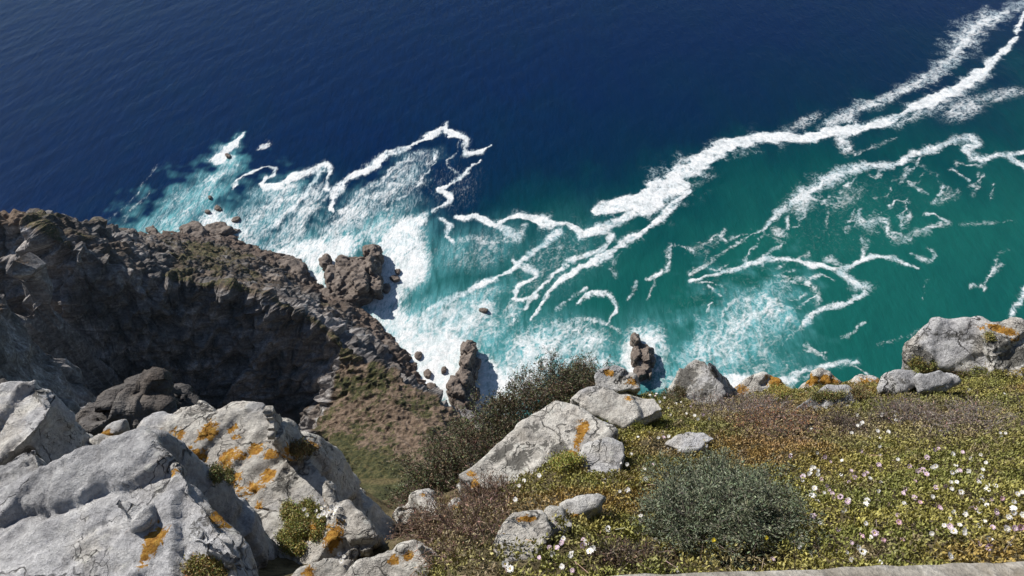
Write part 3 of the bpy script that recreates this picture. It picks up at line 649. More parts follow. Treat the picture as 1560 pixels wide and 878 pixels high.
def rock_mesh(name, pieces, voxel, amp, scale, mat, smooth=5, orange=(), dark=(), blocks=1.0):
    bm = bmesh.new()
    for P, B in pieces: hull_piece(bm, P, B)
    me0 = bpy.data.meshes.new(name); bm.to_mesh(me0); bm.free()
    o = bpy.data.objects.new(name, me0); COL.objects.link(o)
    m = o.modifiers.new('r', 'REMESH'); m.mode = 'VOXEL'; m.voxel_size = voxel
    if smooth:
        s = o.modifiers.new('s', 'SMOOTH'); s.factor = 0.5; s.iterations = smooth
    dg = bpy.context.evaluated_depsgraph_get(); dg.update()
    me = bpy.data.meshes.new_from_object(o.evaluated_get(dg))
    bpy.data.objects.remove(o); bpy.data.meshes.remove(me0)
    me.name = name; me.materials.clear(); me.materials.append(mat)
    V = verts_of(me); N = normals_of(me)
    Vw = V + scale * 0.06 * np.stack([fbm3(V / (scale * .3) + t, 2) for t in (0, 31, 67)], 1)
    c1, e1 = cells3((Vw @ ROCKM.T) / (scale * np.array([0.85, 0.5, 0.36])) + 3.3, 1.3); c2, e2 = cells3((Vw @ ROCKM.T) / (scale * np.array([0.34, 0.18, 0.12])) + 9.1, 1.2)
    f1 = fbm3(V / (scale * 0.7) + 1.7, 3); f2 = fbm3(V / (scale * 0.12), 4, g=0.6); rg = fbm3(V / (scale * 0.3) + 5, 3, ridge=True)
    msk = sstep(-0.15, 0.25, fbm3(V / (scale * 0.5) + 20, 2))
    D = amp * (0.55 * f1 + blocks * (0.60 * c1 + 0.42 * msk * c2) + 0.34 * f2 + 0.24 * rg - blocks * (0.5 * sstep(0.07, 0, e1) * msk + 0.35 * msk * sstep(0.09, 0, e2)))
    E = np.empty(len(me.edges) * 2, np.int32); me.edges.foreach_get('vertices', E); E = E.reshape(-1, 2); dg_ = np.bincount(E.ravel(), minlength=len(V)) + 1.0
    for _ in range(1):
        D = (D + np.bincount(E[:, 0], D[E[:, 1]], len(V)) + np.bincount(E[:, 1], D[E[:, 0]], len(V))) / dg_
    D = D + amp * 0.10 * fbm3(V / (scale * 0.05), 2)
    V2 = V + N * D[:, None]
    ctr = V2.mean(0)
    me.vertices.foreach_set('co', (V2 - ctr).astype(np.float32).ravel()); me.update()
    me.polygons.foreach_set('use_smooth', np.ones(len(me.polygons), bool))
    px, py, dep = project(V2)
    for nm, spots in (('orange', orange), ('dark', dark)):
        a = np.zeros(len(V2))
        for sp in spots:
            x, y, rx = sp[:3]; ry = sp[3] if len(sp) > 3 else rx; ang = R(sp[4]) if len(sp) > 4 else 0
            near = np.argsort((px - x) ** 2 + (py - y) ** 2)[:40]; k = near[np.argmin(dep[near])]
            q = V2 - V2[k]; m_ = dep[k] / F_PX
            # spot measured on the rock's own surface, in metres, long axis turned in the surface
            rt = np.array([1.0, 0, 0]); up = np.array([0, SP, CP])
            du, dv = q @ rt / m_, q @ up / m_; dw = (q @ np.cross(rt, up)) / m_
            e_ = du * math.cos(ang) - dv * math.sin(ang); g_ = du * math.sin(ang) + dv * math.cos(ang)
            d = np.sqrt((e_ / rx) ** 2 + (g_ / ry) ** 2 + (dw / (2.5 * max(rx, ry))) ** 2)
            a = np.maximum(a, sstep(1.75, 0.1, d))
        fattr(me, nm, a)
    return me, ctr
def rock(name, label, cat, pieces, voxel, amp, scale, mat, group=None, **kw):
    me, c = rock_mesh(name, pieces, voxel, amp, scale, mat, **kw)
    return tag(link(name, me, None, c), label, cat, group)

# ================================================================== SEA ROCKS
def boulder(px, py, w, h, z, tilt=0, n=7, seed=0, depth=None):
    """one lump: ring of points round (px, py) at height z, plus a lower ring at the water"""
    rg = random.Random(seed * 131 + int(px * 7 + py)); ring = []
    for k in range(n):
        a = 2 * math.pi * k / n + rg.uniform(-.2, .2); rr = rg.uniform(.76, 1.12)
        x, y = w * rr * math.cos(a), h * rr * math.sin(a); t = R(tilt)
        ring.append((px + x * math.cos(t) - y * math.sin(t), py + x * math.sin(t) + y * math.cos(t)))
    z = z * 0.55; o = np.array(ring); c = o.mean(0)
    T = at_z(c[0] + (o[:, 0] - c[0]) * .84, c[1] + (o[:, 1] - c[1]) * .84, np.full(n, z) * np.array([rg.uniform(.65, 1.15) for _ in range(n)]))
    Mid = at_z(o[:, 0], o[:, 1], np.full(n, z * .45)); C = Mid.mean(0)
    Bt = C + (Mid - C) * 0.95; Bt[:, 2] = -2.0
    return np.vstack([T, Mid]), Bt
def searocks():
    G = 'rocks awash at the foot of the headland'
    rock('sea_rock', 'large dark brown rock mass at the far tip of the headland', 'rock',
         [boulder(297, 352, 24, 15, 6, 0, seed=1), boulder(330, 348, 22, 12, 4, 0, seed=2), boulder(318, 368, 34, 12, 4.5, 8, seed=3), boulder(290, 372, 24, 10, 5, 5, seed=31)], 0.360, 0.930, 7, M_SROCK, G, smooth=1)
    rock('sea_rock', 'narrow slanting tongue of rock at the far left tip of the headland', 'rock', [boulder(232, 352, 13, 7, 4, 38, seed=4), boulder(246, 363, 12, 6, 4, 20, seed=5)], 0.280, 0.496, 4, M_SROCK, G, smooth=1)
    for (x, y, w, h, t, l) in ((332, 317, 7, 4, 20, 'small dark rock in the streaked foam above the headland tip'), (316, 322, 4, 3, 0, 'tiny dark rock left of another in the streaked foam off the tip'),
                            (359, 334, 8, 4, -20, 'small wet rock in white foam right of the large tip rock'), (352, 352, 14, 5, -8, 'low flat wet rock touching the right side of the tip rock'),
                            (352, 374, 13, 4, 0, 'low dark rock half covered by foam below the tip rock'), (347, 237, 5, 3, 20, 'tiny dark rock under the far white splash at upper left'), (320, 300, 3, 2.5, 0, 'tiny dark speck of rock farthest up in the turquoise streaks')):
        rock('sea_rock', l, 'rock', [boulder(x, y, w, h, 1.6, t, seed=int(x))], 0.200, 0.217, 3, M_SROCK, G, smooth=1)
    rock('sea_rock', 'broad dark rock buttress with rounded blocks left of the foam channel', 'rock',
         [boulder(432, 414, 38, 22, 9, 10, n=10, seed=64), boulder(420, 410, 26, 18, 8, 0, seed=6), boulder(448, 424, 22, 20, 8, 20, seed=7), boulder(410, 425, 24, 18, 10, 0, seed=8), boulder(438, 396, 17, 6, 4, -6, seed=9), boulder(452, 400, 14, 7, 4, 10, seed=10)], 0.320, 0.806, 5, M_SROCK, G, smooth=1)
    rock('sea_rock', 'biggest brown rock stack of upright blocks, ringed by white surf', 'rock',
         [boulder(536, 424, 42, 36, 9, -12, n=11, seed=61), boulder(497, 397, 10, 9, 9, -20, seed=11), boulder(508, 420, 13, 25, 12, -24, seed=12), boulder(522, 402, 10, 12, 9, 0, seed=13), boulder(547, 418, 17, 30, 15, -6, seed=14), boulder(568, 402, 13, 19, 14, 0, seed=15),
          boulder(567, 382, 19, 9, 13, 14, seed=16), boulder(572, 430, 12, 20, 9, 0, seed=17), boulder(545, 445, 26, 14, 8, 0, seed=18), boulder(518, 452, 24, 9, 6, 8, seed=19), boulder(495, 448, 14, 8, 5, 10, seed=20), boulder(486, 456, 22, 6, 4, 5, seed=41), boulder(525, 466, 28, 7, 4, 10, seed=42)], 0.256, 0.775, 5.5, M_SROCK, G, smooth=1)
    for (x, y, w, h, t, l) in ((601, 424, 8, 5, 0, 'small grey rock in surf right of the big stack'), (606, 413, 5, 4, 0, 'smallest grey rock in surf right of the big stack'), (588, 438, 7, 8, 10, 'low rock stub at the right foot of the big stack'),
                            (737, 472, 8, 4, 0, 'lone dark rock in open turquoise wash in mid channel'),
                            (637, 541, 6, 7, 0, 'squarish brown rock alone in white foam near the shore'), (652, 568, 7, 7, -25, 'rounded brown rock in white foam below the squarish one'),
                            (676, 563, 3.5, 6, 25, 'thin dark sliver of rock in foam left of the tall stack'), (657, 588, 8, 6, 10, 'flat rock in foam close under the shaded ridge')):
        rock('sea_rock', l, 'rock', [boulder(x, y, w, h, 2.2, t, seed=int(x + 1))], 0.176, 0.186, 3, M_SROCK, G, smooth=1)
    rock('sea_rock', 'tall slender sea stack with a knobbed head beside the shaded ridge', 'rock',
         [boulder(709, 588, 12, 55, 9, 8, n=12, seed=62), boulder(715, 530, 13, 11, 13, 0, seed=21), boulder(713, 548, 14, 13, 13, 0, seed=22), boulder(722, 560, 9, 18, 8, 10, seed=23), boulder(706, 572, 15, 16, 14, -14, seed=24), boulder(697, 590, 15, 22, 15, -22, seed=25), boulder(710, 600, 14, 22, 10, -8, seed=26), boulder(712, 625, 13, 18, 6, 0, seed=27), boulder(725, 598, 6, 10, 4, 0, seed=28)], 0.224, 0.620, 5, M_SROCK, G, smooth=1)
    rock('sea_rock', 'upright brown sea stack split into blocks, alone in a foam ring', 'rock',
         [boulder(979, 545, 12, 30, 6, -12, n=10, seed=63), boulder(968, 515, 8, 9, 9, 0, seed=33), boulder(969, 538, 8, 14, 9, 5, seed=34), boulder(986, 540, 11, 14, 8, 10, seed=35), boulder(975, 567, 11, 10, 6, 10, seed=36), boulder(990, 568, 5, 9, 5, -6, seed=37), boulder(974, 552, 12, 7, 4, 0, seed=38), boulder(994, 546, 5, 9, 6, 0, seed=39)], 0.176, 0.496, 4, M_SROCK, G, smooth=1)
    for (x, y, w, h, z, t, l) in ((572, 508, 15, 11, 6, 20, 'brown shore block under the lit terrace, uppermost of three'), (590, 530, 18, 16, 6, 30, 'brown shore block under the lit terrace, middle of three'), (604, 562, 14, 18, 6, 10, 'brown shore block under the lit terrace, lowest of three')):
        rock('shore_rock', l, 'rock', [boulder(x, y, w, h, z, t, seed=int(x)), boulder(x - 9, y + 4, w, h, z + 2, t, seed=int(x + 3))], 0.280, 0.558, 4, M_SROCK, G, smooth=1)
searocks()

# ================================================================== FOREGROUND GROUND
def gpt(px, py, d): return at(px, py, d)
EDGE = [(640, 765, 5.1), (700, 740, 5.15), (760, 700, 5.6), (830, 650, 6.1), (930, 605, 6.6), (1010, 612, 6.5), (1060, 615, 6.5), (1120, 605, 6.6), (1200, 600, 6.7), (1270, 590, 6.8), (1340, 582, 7.0), (1400, 570, 7.2), (1560, 560, 7.3), (1760, 552, 7.4), (2000, 545, 7.5)]
EDGE_L = [(-420, 600, 7.0), (-200, 610, 6.8), (0, 625, 6.6), (100, 660, 6.5), (200, 660, 6.5), (320, 655, 6.5), (430, 665, 6.3), (520, 720, 6.0), (590, 770, 5.5)]
def build_ground():
    P = []
    for e in EDGE + EDGE_L:
        p = gpt(*e); P.append(p); P.append(p + (0, 0.45, -1.1)); P.append(p + (0, 3.0, -9.0))
    rows = [(878, 2.55), (800, 3.1), (740, 3.75), (690, 4.4), (650, 5.1), (620, 5.9)]
    for y, d in rows:
        for x in (700, 860, 1020, 1200, 1400, 1600, 1850, 2100):
            lim = np.interp(x, [e[0] for e in EDGE], [e[1] for e in EDGE])
            if y > lim + 8: P.append(gpt(x, y, d * (1.0 + 0.02 * math.sin(x * .013))))
    for e in [(-400, 878, 3.3), (-200, 800, 4.2), (0, 878, 3.6), (0, 760, 4.5), (150, 740, 4.9), (300, 740, 5.3), (430, 790, 4.7), (520, 850, 4.0), (630, 878, 3.9), (620, 820, 5.3), (440, 878, 3.4), (200, 878, 3.7), (200, 960, 3.3), (-100, 980, 3.3), (700, 800, 3.9), (600, 940, 3.2)]:
        P.append(gpt(*e))
    P += [np.array(q, float) for q in [(-6, 0.4, 176.6), (-2, 0.4, 176.8), (-0.6, 0.3, 177.4), (0.5, 0.5, 178.4), (6, 0.5, 178.6), (-6, -4, 177.0), (0, -4, 178.2), (6, -4, 178.4), (1, 0.9, 178.2), (3, 0.9, 178.2), (-1.5, 0.9, 176.6)]]
    P = np.array(P)
    xs = np.arange(-5.0, 7.6, 0.03); ys = np.arange(-3.0, 9.5, 0.03)
    X, Y = np.meshgrid(xs, ys); Z = tin(P, X, Y); ok = ~np.isnan(Z)
    Z = np.where(ok, Z, 165.0); Z = blur(Z, 4)
    Vf = np.stack([X, Y, Z], -1).reshape(-1, 3)
    Z = Z + (0.10 * fbm3(Vf / 0.55, 3) + 0.05 * fbm3(Vf / 0.16 + 9, 3)).reshape(Z.shape) * (Y > 0.75)
    me = np_mesh('ground', np.stack([X, Y, Z], -1).reshape(-1, 3), [grid_faces(len(xs), len(ys))], True, [M_SOIL])
    tag(link('ground', me), kind='structure')
    return xs, ys, Z
GX, GY, GZ = build_ground()
def ground_z(x, y):
    i = np.clip((np.asarray(x) - GX[0]) / 0.03, 0, len(GX) - 1.001); j = np.clip((np.asarray(y) - GY[0]) / 0.03, 0, len(GY) - 1.001)
    a = i.astype(int); b = j.astype(int); fx, fy = i - a, j - b
    return (GZ[b, a] * (1 - fx) + GZ[b, a + 1] * fx) * (1 - fy) + (GZ[b + 1, a] * (1 - fx) + GZ[b + 1, a + 1] * fx) * fy
def pick(px, py, lift=0.0):
    d = np.arange(1.4, 9.0, 0.01); P = at(np.full(len(d), px), np.full(len(d), py), d)
    m = P[:, 2] < ground_z(P[:, 0], P[:, 1]) + lift
    return P[np.argmax(m)] if m.any() else None
def pick_d(px, py): 
    p = pick(px, py); return float(np.linalg.norm(p - EYE)) if p is not None else 0

# ================================================================== FOREGROUND ROCKS
def fg_rocks():
    B = 'boulders at the cliff edge'
    # big grey slab, bottom left
    rock('boulder', 'huge smooth grey slab filling the bottom left corner, its right side in shadow', 'boulder', [
        slab([(-160, 800), (0, 742), (60, 742), (98, 727), (150, 704), (196, 681), (217, 655), (236, 690), (290, 737), (322, 790), (365, 832), (398, 890), (390, 960), (-160, 960)], (200, 780, 3.25), (-0.22, -0.12, 0.95), 0.7, 0.9, 0.4),
        slab([(196, 683), (205, 660), (217, 652), (246, 661), (255, 690), (262, 715), (235, 715)], (225, 680, 3.75), (-0.05, -0.2, .95), 0.5),
        slab([(222, 658), (246, 664), (275, 692), (330, 737), (368, 778), (402, 835), (398, 880), (365, 832), (322, 790), (290, 740), (240, 695)], (300, 740, 3.58), (0.85, -0.05, 0.36), 0.6, 0.95),
        slab([(165, 760), (195, 752), (222, 768), (234, 790), (212, 803), (190, 795)], (200, 778, 3.16), (-.1, -.3, .9), 0.2),
        slab([(290, 800), (330, 805), (362, 835), (355, 870), (300, 850)], (330, 830, 2.86), (-.3, -.3, .9), 0.25)],
        0.013, 0.050, 0.85, M_ROCK, B, orange=[(230, 820, 16, 28, 15), (330, 790, 14, 10), (262, 720, 12, 8), (345, 795, 14, 8)], dark=[(310, 800, 40, 25)])
    rock('boulder', 'pale pointed block at the far left edge with a shaded right flank', 'boulder', [
        slab([(-90, 640), (0, 607), (22, 585), (54, 578), (68, 584), (80, 618), (73, 634), (40, 671), (0, 706), (-90, 770)], (30, 640, 4.9), (-0.32, -0.25, .9), 0.7),
        slab([(68, 584), (92, 622), (122, 650), (128, 690), (78, 728), (42, 676), (75, 632), (80, 615)], (85, 660, 5.0), (0.85, -0.05, 0.33), 0.6)],
        0.016, 0.045, 0.6, M_ROCKD, B, dark=[(50, 600, 25, 12)])
    rock('boulder', 'smaller pale block below the pointed one at the left edge', 'boulder', [
        slab([(-90, 740), (0, 716), (42, 681), (60, 706), (74, 731), (30, 752), (0, 762), (-90, 800)], (30, 722, 4.35), (-0.3, -0.25, .9), 0.6),
        slab([(44, 682), (56, 688), (78, 728), (74, 734)], (62, 705, 4.33), (0.85, 0, 0.3), 0.4)], 0.014, 0.035, 0.5, M_ROCK, B)
    # the orange-spotted slab
    rock('boulder', 'broad pale slab spotted with orange lichen, dark and steep on its right', 'boulder', [
        slab([(226, 652), (240, 644), (325, 641), (400, 622), (404, 672), (444, 690), (505, 734), (526, 768), (510, 800), (404, 792), (363, 772), (300, 725), (250, 692)], (400, 725, 4.55), (-0.15, -0.2, .95), 0.9),
        slab([(322, 640), (353, 619), (390, 614), (397, 632), (384, 680), (340, 694), (306, 680)], (370, 650, 4.98), (-.25, -.15, .93), 0.6),
        slab([(245, 648), (278, 621), (298, 615), (326, 631), (320, 652), (270, 654)], (290, 640, 5.15), (-.2, -.3, .9), 0.5),
        slab([(404, 676), (440, 668), (482, 689), (498, 712), (450, 704)], (450, 690, 4.68), (-.1, -.3, .93), 0.4),
        slab([(498, 735), (522, 756), (553, 790), (576, 831), (560, 860), (530, 840), (508, 800)], (535, 800, 3.95), (-.1, -.25, .93), 0.7),
        slab([(404, 616), (432, 640), (472, 665), (512, 690), (542, 730), (562, 770), (592, 800), (604, 842), (576, 836), (553, 792), (505, 722), (446, 674), (410, 660)], (500, 730, 4.66), (0.85, 0.12, 0.36), 1.0, 0.95),
        slab([(362, 770), (404, 788), (500, 800), (540, 850), (520, 900), (440, 900), (432, 840)], (460, 830, 4.05), (-.35, -.15, .9), 0.7)],
        0.015, 0.052, 0.75, M_ROCKW, B,
        orange=[(268, 655, 20, 12), (320, 655, 18, 14, -30), (350, 650, 12, 5), (347, 692, 22, 12), (300, 690, 22, 12, 20), (352, 650, 11, 8), (338, 708, 16, 24, 20), (350, 735, 14, 26, 20), (368, 745, 18, 14, -30), (385, 742, 24, 9, -25), (402, 722, 14, 10), (388, 682, 14, 10, -20), (412, 690, 18, 7), (440, 708, 10, 7), (462, 684, 26, 12, 15), (392, 765, 8, 12), (430, 700, 22, 5), (355, 662, 10, 6), (475, 800, 20, 30), (505, 815, 18, 25)],
        dark=[(290, 625, 26, 9), (345, 735, 14, 30), (425, 735, 30, 10)])
    rock('boulder', 'pale angular rock cut by the bottom edge left of the brown twigs', 'boulder', [
        slab([(520, 885), (545, 852), (590, 836), (632, 825), (650, 838), (684, 885), (670, 930), (520, 930)], (610, 860, 3.0), (-.15, -.3, .93), 0.5),
        slab([(634, 826), (652, 836), (694, 895), (684, 900)], (660, 858, 2.98), (.85, -.1, .3), 0.3)], 0.011, 0.028, 0.45, M_ROCKW, B, orange=[(600, 850, 13, 9), (620, 845, 10, 8)])
    rock('stone', 'low pinkish stone on the bottom edge between the lichen slab and the pale angular rock', 'stone', [slab([(430, 900), (455, 865), (500, 846), (545, 848), (530, 890), (500, 920)], (490, 875, 3.35), (-.1, -.3, .93), 0.4)], 0.012, 0.025, 0.35, M_ROCKW, B, orange=[(470, 870, 12, 8)])
    # in the shade behind the big slab
    rock('boulder', 'rounded greenish grey boulder half in shadow behind the huge slab', 'boulder', [slab([(86, 695), (104, 680), (132, 682), (140, 700), (125, 714), (95, 712)], (112, 696, 5.35), (-.1, -.4, .9), 0.5), slab([(130, 684), (150, 670), (185, 668), (205, 678), (200, 690), (165, 708), (138, 708)], (168, 688, 5.3), (-.15, -.35, .9), 0.5)], 0.016, 0.05, 0.4, M_ROCKD, B, dark=[(112, 696, 30, 20)])
    rock('stone', 'small lichen tipped stone in the dark cleft behind the huge slab', 'stone', [slab([(148, 662), (174, 643), (190, 637), (190, 656), (162, 666)], (170, 654, 5.9), (-.3, -.3, .9), 0.4)], 0.014, 0.03, 0.3, M_ROCK, B, orange=[(160, 660, 12, 8)])
    # pinnacles lower down the cliff
    rock('rock_pinnacle', 'row of jagged crags below the cliff edge behind the huge slab', 'rock',
         [slab([(120, 640), (132, 614), (146, 603), (165, 597), (182, 612), (190, 655), (150, 665)], (150, 630, 18.4), (-.25, -.62, .7), 2.6, .9, .6), slab([(178, 640), (186, 604), (203, 591), (222, 600), (240, 594), (256, 606), (250, 650), (215, 668)], (215, 630, 17.9), (.05, -.7, .7), 2.6, .9, .6),
          slab([(238, 640), (248, 604), (263, 588), (276, 598), (284, 624), (280, 655)], (262, 625, 18.5), (-.3, -.6, .7), 2.6, .9, .6), slab([(128, 650), (160, 625), (250, 622), (284, 650), (200, 675)], (205, 645, 17.6), (0, -.7, .7), 2.4, .9, .6)],
         0.055, 0.55, 2.4, M_CLIFF, smooth=1)
    rock('rock_pinnacle', 'low dark crag beyond the pointed block at the far left', 'rock', [slab([(-60, 590), (0, 580), (20, 590), (30, 606), (10, 640), (-60, 640)], (0, 605, 15), (-.1, -.35, .9), 3, .9, .7)], 0.06, 0.34, 2.4, M_CLIFF, smooth=1)
    # slab group in the centre
    rock('boulder', 'long pale slab with black crust lichen tilting out over the drop at centre', 'boulder', [
        slab([(712, 712), (770, 660), (808, 634), (846, 608), (872, 616), (915, 640), (940, 656), (930, 668), (890, 690), (862, 722), (800, 748), (735, 748)], (800, 735, 4.12), (-.16, -.04, .98), 0.7, .92, .25),
        slab([(694, 722), (716, 710), (738, 738), (718, 748)], (716, 728, 4.2), (-.2, -.1, .97), 0.4)],
        0.014, 0.030, 0.7, M_ROCKW, B, orange=[(880, 660, 9, 24, 25), (870, 690, 16, 12), (716, 717, 8, 5), (724, 735, 7, 12), (893, 648, 5, 10)], dark=[(850, 680, 34, 18), (790, 695, 26, 10, -30), (760, 690, 30, 8, -40), (815, 650, 20, 8)], blocks=0.6)
    rock('boulder', 'rounded pale block behind the long slab, split from it by a crack', 'boulder', [
        slab([(868, 606), (884, 594), (910, 588), (936, 590), (952, 602), (944, 628), (924, 640), (900, 628)], (912, 612, 5.0), (-.12, -.12, .97), 0.5), slab([(952, 600), (1000, 603), (1012, 625), (985, 640), (955, 652), (930, 642), (946, 625)], (965, 624, 4.95), (-.05, -.12, .97), 0.5)],
        0.014, 0.028, 0.5, M_ROCKW, B, orange=[(956, 596, 8, 5)])
    rock('boulder', 'smooth grey block with a bright orange patch at the right end of the long slab', 'boulder', [
        slab([(890, 676), (925, 664), (950, 672), (955, 690), (940, 732), (908, 738), (872, 722), (880, 690)], (915, 702, 3.93), (-.1, -.1, .97), 0.45), slab([(905, 640), (925, 642), (945, 658), (940, 670), (915, 672), (900, 656)], (922, 658, 4.5), (-.1, -.1, .97), 0.4)],
        0.013, 0.022, 0.45, M_ROCK, B, orange=[(915, 658, 9, 10), (866, 727, 22, 12), (896, 734, 14, 7)], blocks=0.6)
    rock('boulder', 'lichen flecked block peeking out behind the dark shrub at the cliff edge', 'boulder', [slab([(905, 572), (920, 558), (940, 556), (968, 572), (976, 592), (940, 598), (908, 592)], (940, 578, 6.1), (-.1, -.35, .93), 0.5)], 0.014, 0.03, 0.4, M_ROCKD, B, orange=[(962, 580, 8, 9), (925, 565, 9, 5)])
    rock('stone', 'flat stone split by a crack, sunk in the mat above the bottom edge', 'stone', [
        slab([(748, 832), (762, 800), (782, 782), (826, 776), (843, 812), (818, 850), (772, 860)], (800, 815, 2.70), (-.08, .04, .99), 0.35), slab([(831, 777), (856, 770), (878, 798), (872, 808), (848, 816)], (850, 796, 2.80), (-.06, .04, .99), 0.35)],
        0.011, 0.016, 0.3, M_ROCKW, B, orange=[(800, 786, 14, 4)])
    rock('stone', 'small grey stone with an orange lichen patch beside the split flat stone', 'stone', [slab([(852, 768), (884, 756), (918, 757), (912, 775), (885, 795), (870, 790)], (885, 775, 2.9), (-.05, -.1, .97), 0.25)], 0.011, 0.022, 0.25, M_ROCKD, B, orange=[(872, 784, 10, 9)])
    rock('boulder', 'upright peaked boulder streaked with black lichen against the foam', 'boulder', [
        slab([(1016, 592), (1035, 562), (1058, 543), (1076, 547), (1090, 570), (1108, 600), (1085, 622), (1050, 620), (1020, 612)], (1060, 590, 6.4), (-.4, -.35, .85), 0.7, .9, .3),
        slab([(1076, 546), (1090, 556), (1112, 588), (1126, 608), (1108, 606), (1092, 574)], (1100, 580, 6.5), (.75, -.1, .45), 0.5)], 0.016, 0.035, 0.5, M_ROCKD, B, dark=[(1045, 580, 12, 26, 30), (1075, 590, 8, 26, 30), (1090, 570, 12, 16)], blocks=0.7)
    rock('boulder', 'low orange and green tinged rock right of the peaked boulder', 'boulder', [slab([(1116, 594), (1140, 576), (1166, 570), (1186, 578), (1212, 604), (1190, 618), (1122, 616)], (1160, 592, 6.7), (-.1, -.4, .9), 0.5)], 0.015, 0.03, 0.45, M_ROCKW, B, orange=[(1175, 580, 16, 12), (1128, 592, 9, 8), (1190, 596, 16, 8), (1150, 598, 10, 5)])
    rock('boulder', 'pale wedge shaped boulder at the edge left of the flat pale rock', 'boulder', [slab([(1205, 628), (1232, 606), (1262, 586), (1290, 588), (1322, 612), (1318, 632), (1262, 640), (1215, 640)], (1260, 614, 5.7), (-.1, -.4, .9), 0.5)], 0.015, 0.028, 0.5, M_ROCK, B, dark=[(1230, 612, 14, 10), (1295, 605, 12, 8)])
    rock('boulder', 'most orange of the rocks along the edge, behind the pale wedge', 'boulder', [slab([(1214, 592), (1234, 574), (1254, 565), (1284, 582), (1290, 592), (1250, 600), (1220, 602)], (1250, 584, 6.75), (-.1, -.4, .9), 0.5)], 0.015, 0.035, 0.4, M_ROCKW, B, orange=[(1235, 580, 16, 12), (1268, 580, 18, 10), (1252, 570, 12, 7)])
    rock('boulder', 'small orange topped rock between the wedge and the flat pale rock', 'boulder', [slab([(1298, 582), (1315, 574), (1334, 572), (1344, 582), (1328, 594), (1304, 596)], (1320, 584, 6.95), (-.1, -.4, .9), 0.4)], 0.014, 0.025, 0.35, M_ROCKW, B, orange=[(1320, 580, 22, 8)])
    rock('boulder', 'largest boulder on the right, dark crusted, standing against the green water', 'boulder', [
        slab([(1384, 545), (1387, 528), (1400, 508), (1422, 491), (1450, 488), (1496, 487), (1512, 500), (1520, 540), (1500, 572), (1455, 566), (1405, 556)], (1450, 530, 6.95), (-.15, -.42, .88), 0.9, .9, .3),
        slab([(1500, 490), (1530, 489), (1570, 493), (1640, 500), (1700, 530), (1690, 590), (1560, 580), (1510, 560)], (1560, 535, 6.9), (.05, -.4, .9), 0.9, .9, .3)], 0.018, 0.045, 0.75, M_ROCKD, B, orange=[(1530, 499, 26, 7, 20), (1552, 520, 10, 4)], dark=[(1440, 510, 40, 14), (1405, 540, 22, 16), (1545, 545, 26, 16), (1500, 520, 34, 10)])
    rock('boulder', 'flat pale rock with a grey lichen stain in front of the largest boulder', 'boulder', [slab([(1340, 594), (1346, 572), (1368, 563), (1398, 566), (1402, 582), (1372, 598)], (1372, 582, 6.05), (-.1, -.4, .9), 0.4), slab([(1398, 572), (1432, 564), (1462, 578), (1440, 588), (1402, 596)], (1428, 580, 6.0), (0, -.4, .9), 0.35)], 0.014, 0.022, 0.4, M_ROCK, B, dark=[(1375, 580, 18, 8)])
    rock('stone', 'pale flat topped stone in the mat above the grey bush', 'stone', [slab([(1010, 676), (1030, 660), (1048, 654), (1072, 656), (1092, 668), (1075, 678), (1040, 688)], (1050, 670, 4.38), (-.05, -.1, .97), 0.25), slab([(1030, 685), (1060, 680), (1082, 674), (1066, 694), (1046, 697)], (1056, 686, 4.25), (0, -.6, .7), 0.2)], 0.012, 0.018, 0.3, M_ROCK, B)
    rock('stone', 'white and orange stone at the lip of the dark gully below the long slab', 'stone', [slab([(680, 768), (692, 756), (702, 756), (704, 776), (692, 788)], (692, 772, 4.22), (-.2, -.1, .97), 0.25)], 0.011, 0.018, 0.2, M_ROCKW, B, orange=[(694, 778, 9, 12)])
    rock('stone', 'narrow half shaded rock running down into the dark gully at centre', 'stone', [slab([(626, 752), (648, 746), (668, 760), (688, 790), (672, 800), (648, 784)], (655, 772, 4.5), (-.25, -.1, .95), 0.4), slab([(600, 775), (628, 756), (648, 786), (640, 805), (610, 800)], (625, 782, 4.95), (.3, -.2, .9), 0.4)], 0.013, 0.035, 0.35, M_ROCKW, B, orange=[(640, 752, 6, 4)])
    for (x, y, w, l) in ((1040, 628, 13, 'tiny white stone in the mat behind the round yellow green cushion'), (1475, 595, 9, 'tiny white stone in the mat below the largest boulder'), (1150, 612, 14, 'small grey stone among grey twigs near the edge'), (1030, 868, 9, 'tiny pale stone near the wall below the grey bush')):
        p = pick_d(x, y) - 0.03
        rock('stone', l, 'stone', [slab([(x - w, y + 3), (x - w * .4, y - 5), (x + w * .5, y - 5), (x + w, y + 2), (x + w * .3, y + 7), (x - w * .5, y + 7)], (x, y, p), (0, -.35, .93), 0.1)], 0.009, 0.01, 0.12, M_ROCK, B)
    # the coping of the lookout wall under the camera
    a, b = at_z(1000, 876, 179.08), at_z(1560, 857, 179.08)
    d = b - a; d /= np.linalg.norm(d); a = a - d * 1.6; b = b + d * 1.0
    d = b - a; L = np.linalg.norm(d); d /= L; nr = np.array([d[1], -d[0], 0]); nr /= np.linalg.norm(nr)
    nx, ny = 300, 40; U, Wd = np.meshgrid(np.linspace(0, L, nx), np.linspace(0, 1, ny))
    prof = np.array([(0.02, -0.9), (0.02, -0.12), (-0.012, -0.115), (-0.012, -0.02), (0.0, -0.006), (0.015, 0), (0.38, 0), (0.40, -0.02), (0.40, -0.9)])
    sl = np.concatenate([[0], np.cumsum(np.hypot(*np.diff(prof, axis=0).T))]); sl /= sl[-1]
    off = np.interp(Wd, sl, prof[:, 0]); hh = np.interp(Wd, sl, prof[:, 1])
    V = a + U[..., None] * d + off[..., None] * nr + hh[..., None] * np.array([0, 0, 1.0])
    V = V.reshape(-1, 3); V = V + (fbm3(V / 0.05, 3) * 0.004)[:, None] * np.array([0.3, 0.6, 1.0])
    me = np_mesh('lookout_wall', V, [grid_faces(nx, ny)], True, [M_WALL])
